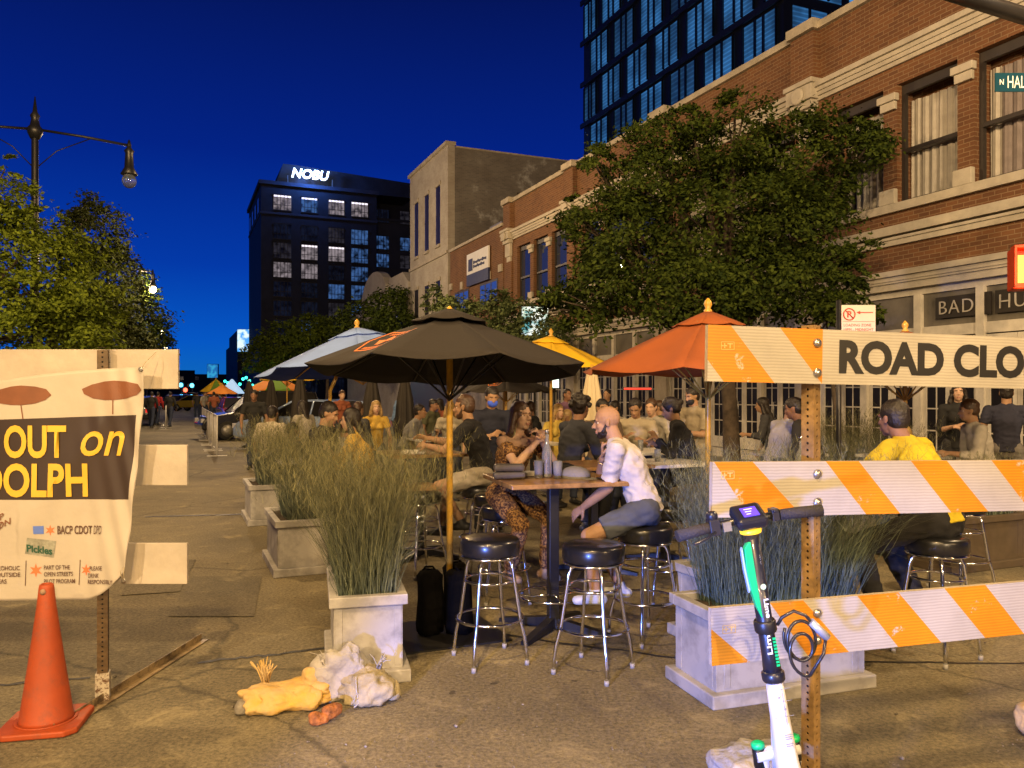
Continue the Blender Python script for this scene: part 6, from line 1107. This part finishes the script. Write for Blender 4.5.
m = MB(); m.box(.075, .10, -.02, .02, 1.235, 1.275); m.box(.078, .092, -.03, -.02, 1.265, 1.275, 0); m.build('throttle', NAV, sc_, bev=.003)
Td = Matrix.Translation((0, -.012, 1.262)) @ Matrix.Rotation(R(28), 4, 'X')
m = MB(); m.box(-.052, .05, -.045, .05, -.02, .022, 0, Td); dh = m.build('display_housing', NAV, sc_, bev=.012)
m = MB(); m.box(-.026, .026, -.024, .022, .0225, .0240, 0, Td); m.build('display', M('display_violet', (.10, .06, .9), .3, var=0, emit=.35), dh)
for k in range(3): m = MB(); m.box(-.015, .012-.006*k, .010-.012*k, .013-.012*k, .0242, .0248, 0, Td); m.build('display_line', M('display_text', (.6, .65, 1), .3, var=0, emit=.7), dh)
m = MB(); m.lathe([(.030, 1.208), (.034, 1.210), (.035, 1.222), (.030, 1.224)], (0, -.005, 0), 24); m.build('light_ring', M('amber_light', (1, .62, .03), .4, var=0, emit=1.1), sc_)
m = MB(); out = [(-.020, 1.185), (-.036, 1.165), (-.040, 1.10), (-.036, 1.03), (-.026, .97), (-.016, .935)]; inn = [(-.012, .935), (-.012, 1.185)]; m.prism(out+inn, -.026, -.002, 'y'); m.build('green_panel', SGR, sc_, bev=.004)
m = MB(); m.prism([(-.046, 1.16), (-.041, 1.17), (-.0405, 1.10), (-.0365, 1.03), (-.042, 1.02), (-.047, 1.10)], -.020, -.006, 'y'); m.build('panel_edge', M('pale_blue_plastic', (.30, .45, .70), .4, var=0), sc_)
SW2 = M('white_print', (.75, .78, .8), .5, var=0); SG2 = M('lime_green_print', (.25, .75, .25), .5, var=0)
def disc(x, z, r, mat, name, y=-.0262): m = MB(); m.lathe([(r*.02, 0), (r, .0), (r, .0006)], (x, y, z), 16, 0, Matrix.Rotation(R(90), 3, 'X')); m.build(name, mat, sc_)
disc(.004, 1.035, .0095, M('pale_green_print', (.40, .62, .35), .5, var=0), 'dot_logo', -.029)
def vt(txt, x, z, L_, hgt, mat, down=True, y=-.0295, bold=.02): T = face_T((x, y, z), (0, 0, -1 if down else 1), (1 if down else -1, 0, 0)); fit(txt, mat, 'lettering', sc_, 0, L_, 0, hgt, T, bold=bold, depth=.0006)
vt('Lime', -.002, .995, .062, .016, SW2); vt('Lime', .006-.006, .755+.06, .085, .017, SW2, down=False, y=-.0315)
for k in range(3): vt('1H4R'[k:]+'LX', -.008+k*.007, 1.15-.004*k, .035, .004, SW2, y=-.0265, bold=0)
m = MB(); m.box(.004, .015, -.0305, -.0290, .885, .915); [m.box(.006-.001*k*0, .017, -.0320, -.0305, .86-.011*k, .867-.011*k) for k in range(9)]; m.build('green_stripes', SGR, sc_)
m = MB()
for z in (.70, .66, .61): m.box(-.03, .034, -.0395, -.0385, z, z+.001)
m.box(.006, .007, -.042, -.0385, .585, .70); m.build('panel_line', M('grey_line', (.25, .26, .28), .5, var=0), sc_)
for z, w_ in ((.55, .026), (.543, .026), (.536, .022), (.52, .026), (.513, .024)): m = MB(); m.box(-.008, -.008+w_, -.0415, -.0405, z, z+.003); m.build('small_print', MC['grey_line'], sc_)
for z in (.675, .635): disc(-.006+.014*(z < .65), z, .004, MC['grey_line'], 'hazard_mark', -.0400)
m = MB(); m.lathe([(.033, .88), (.036, .885), (.036, .915), (.033, .92)], n=18); m.build('lock_clamp', BLACK, sc_)
m = MB(); loop = []
for k in range(60):
    a = k/59*math.pi*2*2.35; rr = .052+.012*math.sin(a*.5); loop.append((.085+rr*math.cos(a+2.6)*.85, -.045-.0006*k, .865-.0005*k+rr*1.15*math.sin(a+2.6)-.02*(k/59)))
m.tube([(.03, -.03, .905), (.045, -.04, .93), (.085, -.045, .945), (.12, -.05, .925), (.135, -.052, .90)], .0055, 8); m.tube(loop, .0055, 8); m.tube([loop[-1], (.15, -.07, .80), (.165, -.065, .84)], .0055, 8); m.build('cable_lock', M('cable_black', (.014, .014, .018), .3, var=0, coat=.6), sc_)
m = MB(); m.tube([(.130, -.055, .905), (.175, -.06, .845)], .0135, 12); m.build('lock_barrel', M('lock_grey', (.35, .38, .42), .35, .3, var=0), sc_)
# ------------------------------------------------------------------ signs and signal
t = thing('parking_sign', 'small white no parking sign with red print standing above the road closed board', 'sign', (3.14, 7.2, 0), 0)
m = MB(); m.box(-.145, .165, -.02, -.015, 2.02, 2.45); o = m.build('plate', M('sign_white', (.66, .58, .50), .5, var=.04), t, bev=.004); m = MB(); m.tube([(-.15, .03, 0), (-.15, .03, 2.5)], .025, 4); m.build('post', BLACK, t)
RDP = M('sign_red', (.45, .04, .02), .5, var=0); m = MB(); m.tube([(-.075+.052*math.cos(a), -.022, 2.365+.052*math.sin(a)) for a in [k*math.pi/12 for k in range(24)]], .006, 5, closed=True); m.tube([(-.11, -.023, 2.40), (-.04, -.023, 2.33)], .005, 5); m.box(0.02, .14, -.0225, -.0205, 2.378, 2.386); m.prism([(-.01, 2.382), (.025, 2.398), (.025, 2.366)], -.0225, -.0205); m.box(-.135, .155, -.0215, -.0203, 2.298, 2.301); m.build('symbol', RDP, o)
fit('P', RDP, 'lettering', o, -.095, .04, 2.335, .06, FTo(-.0215), bold=.03); fit('LOADING ZONE', RDP, 'lettering', o, -.125, .25, 2.255, .024, FTo(-.0215)); fit('10PM - MIDNIGHT', RDP, 'lettering', o, -.125, .27, 2.215, .024, FTo(-.0215)); fit('TOW ZONE', RDP, 'lettering', o, -.1, .2, 2.13, .04, FTo(-.0215))
t = thing('signal_pole', 'dark traffic signal pole off the right edge whose mast arm crosses the top right corner', 'traffic light', (5.98, 8.15, 0), 0)
m = MB(); m.lathe([(.2, 0), (.2, .3), (.12, .5), (.1, 5.6), (.05, 5.7)], n=14); m.build('pole', BLACK, t); m = MB(); a = V((0, 0, 5.32)); d = (V((4.08, 7.27, 5.32))-V((5.98, 8.15, 5.32))).normalized(); m.tube([a, a+d*3.6], [.085, .07], 10); m.build('mast_arm', BLACK, t)
m = MB(); x0 = -.88; m.box(x0, .3, -.16, -.12, 2.72, 3.13, 0); 
hx_ = (1015-512)*8.0/F-5.98
t2 = thing('pedestrian_signal', 'glowing red pedestrian signal at the right edge', 'traffic light', ((1013-512)*8/F, 8.0, 0), R(-18)); m = MB(); m.box(0, .44, 0, .22, 2.70, 3.12); h_ = m.build('housing', M('signal_orange', (.55, .06, .01), .5, var=.05), t2, bev=.015)
m = MB(); m.box(-.02, .46, -.14, 0, 3.10, 3.125); m.box(-.02, 0, -.14, 0, 2.72, 3.10); m.box(.44, .46, -.14, 0, 2.72, 3.10); m.build('visor', MC['signal_orange'], t2)
HND = M('red_hand_light', (1, .16, .02), .4, var=0, emit=7); m = MB(); m.box(.04, .34, -.012, -.002, 2.76, 2.94); [m.box(.04+k*.078, .10+k*.078, -.012, -.002, 2.941, 3.06-.02*(k in (0, 3))) for k in range(4)]; m.build('hand_symbol', HND, h_)
m = MB(); m.tube([(.44, .1, 2.9), (1.0, .15, 2.9)], .03, 6); m.tube([(.9, .2, 0), (.9, .2, 4.9)], .05, 8); m.build('bracket', BLACK, t2); light('POINT', ((1022-512)*7.8/F, 7.6, 2.88), 14, (1, .15, .03), .1)
t = thing('street_name_sign', 'dark green street name sign cut off by the right edge', 'sign', (4.89, 8.0, 0), 0); m = MB(); m.box(0, 1.1, -.006, .006, 4.70, 4.89); o = m.build('blade', M('sign_teal', (.006, .045, .075), .85, var=.03, spec=.1), t, rot=(0, 0, 0)); SWT = M('sign_letter_white', (.7, .7, .68), .4, var=0)
fit('HALSTED', SWT, 'lettering', o, .125, .40, 4.735, .125, FTo(-.0075), bold=.0); fit('N', SWT, 'lettering', o, .045, .04, 4.77, .055, FTo(-.0075), bold=.01); m = MB(); m.tube([(1.1, 0, 4.8), (1.2, .1, 4.8)], .03, 6); m.build('bracket', BLACK, t)
# ------------------------------------------------------------------ cars
def car(label, loc, rz, col, suv=False, cat='car', lit=False):
    t = thing('parked_car', label, cat, loc, rz, 'cars parked along the street'); h = 1.72 if suv else 1.45; hw = .9; pm = M('paint_%.2f_%.2f_%.2f' % col, col, .25, .2, var=0, coat=.8)
    lo = [(-2.2, .35), (-2.25, .6), (-2.2, .92), (-1.5, .98), (1.1, .98), (2.05, .82), (2.22, .62), (2.2, .35)]; m = MB(); m.prism(lo, -hw, hw, 'y'); m.build('body', pm, t, bev=.08)
    cb = [(-2.0 if suv else -1.65, .96), (-1.75 if suv else -1.15, h-.04), (-.4, h), (.35, h-.03), (1.15, .96)]; m = MB(); n = len(cb); vs = [(x, -hw+.06+.14*(z > 1), z) for x, z in cb]+[(x, hw-.06-.14*(z > 1), z) for x, z in cb]; m.add(vs, [tuple(range(n)), tuple(range(2*n-1, n-1, -1))]+[(i, i+n, (i+1) % n+n, (i+1) % n) for i in range(n)]); m.build('windows', DARKG, t, bev=.05)
    m = MB(); m.prism([(-1.7 if suv else -1.12, h-.03), (-.4, h+.015), (.33, h-.015), (.3, h-.06), (-1.6 if suv else -1.1, h-.07)], -hw+.19, hw-.19, 'y')
    for q in (-1, 1): m.tube([(cb[0][0], q*(hw-.06), .98), (cb[1][0], q*(hw-.2), h-.05)], .03, 5); m.tube([(cb[4][0], q*(hw-.06), .98), (cb[3][0], q*(hw-.2), h-.05)], .03, 5); m.tube([(-.3, q*(hw-.06), .98), (-.35, q*(hw-.2), h-.03)], .03, 5)
    m.build('roof', pm, t)
    for x in (-1.38, 1.38):
        for q in (-1, 1):
            m = MB(); T = Matrix.Rotation(R(90), 3, 'X'); m.lathe([(.1, -.11), (.32, -.11), (.34, -.07), (.34, .07), (.32, .11), (.1, .11)], (x, q*(hw-.1), .34), 18, 0, T); w_ = m.build('wheel', M('tyre', (.015, .015, .016), .8), t); m = MB(); m.lathe([(.02, -.115), (.21, -.115), (.21, .115), (.02, .115)], (x, q*(hw-.1), .34), 14, 0, T); m.build('rim', METAL, w_)
    for q in (-1, 1):
        m = MB(); m.box(2.12, 2.235, q*.68-.16, q*.68+.16, .62, .76); m.build('headlight', M('headlight_lit', (1, .95, .85), .3, var=0, emit=8) if lit else M('headlight', (.6, .6, .65), .15), t); m = MB(); m.box(-2.26, -2.18, q*.7-.15, q*.7+.15, .68, .84); m.build('tail_light', M('tail_light', (.5, .01, .01), .3, var=0, emit=1.2), t)
    return t
def cp(px, Y): return ((px-512)*Y/F, Y, 0)
car('red hatchback parked across the far end of the barriers', cp(240, 37), R(-65), (.22, .012, .01)); car('black suv beside the furled black umbrellas', cp(262, 29), R(-150), (.02, .02, .025), True); car('pale blue sedan behind the left diners', cp(315, 23.5), R(165), (.28, .38, .62)); car('silver car right behind the red hatchback', cp(266, 42), R(160), (.35, .36, .4)); car('white car with lit headlights far down the street', cp(186, 95), R(-70), (.6, .6, .6), lit=True); car('dark parked car along the left kerb', (*ST(45, -1.9)[:2], 0), TH+R(90), (.02, .02, .025)); car('grey parked car farther along the left kerb', (*ST(56, -1.9)[:2], 0), TH+R(90), (.12, .12, .13)); car('dark far car at the left of the white one', cp(177, 80), R(95), (.03, .03, .04)); car('yellow cab far down the street', cp(196, 72), R(170), (.6, .4, .02)); car('white van like car crossing the far junction', cp(187, 110), R(178), (.6, .58, .55), True)
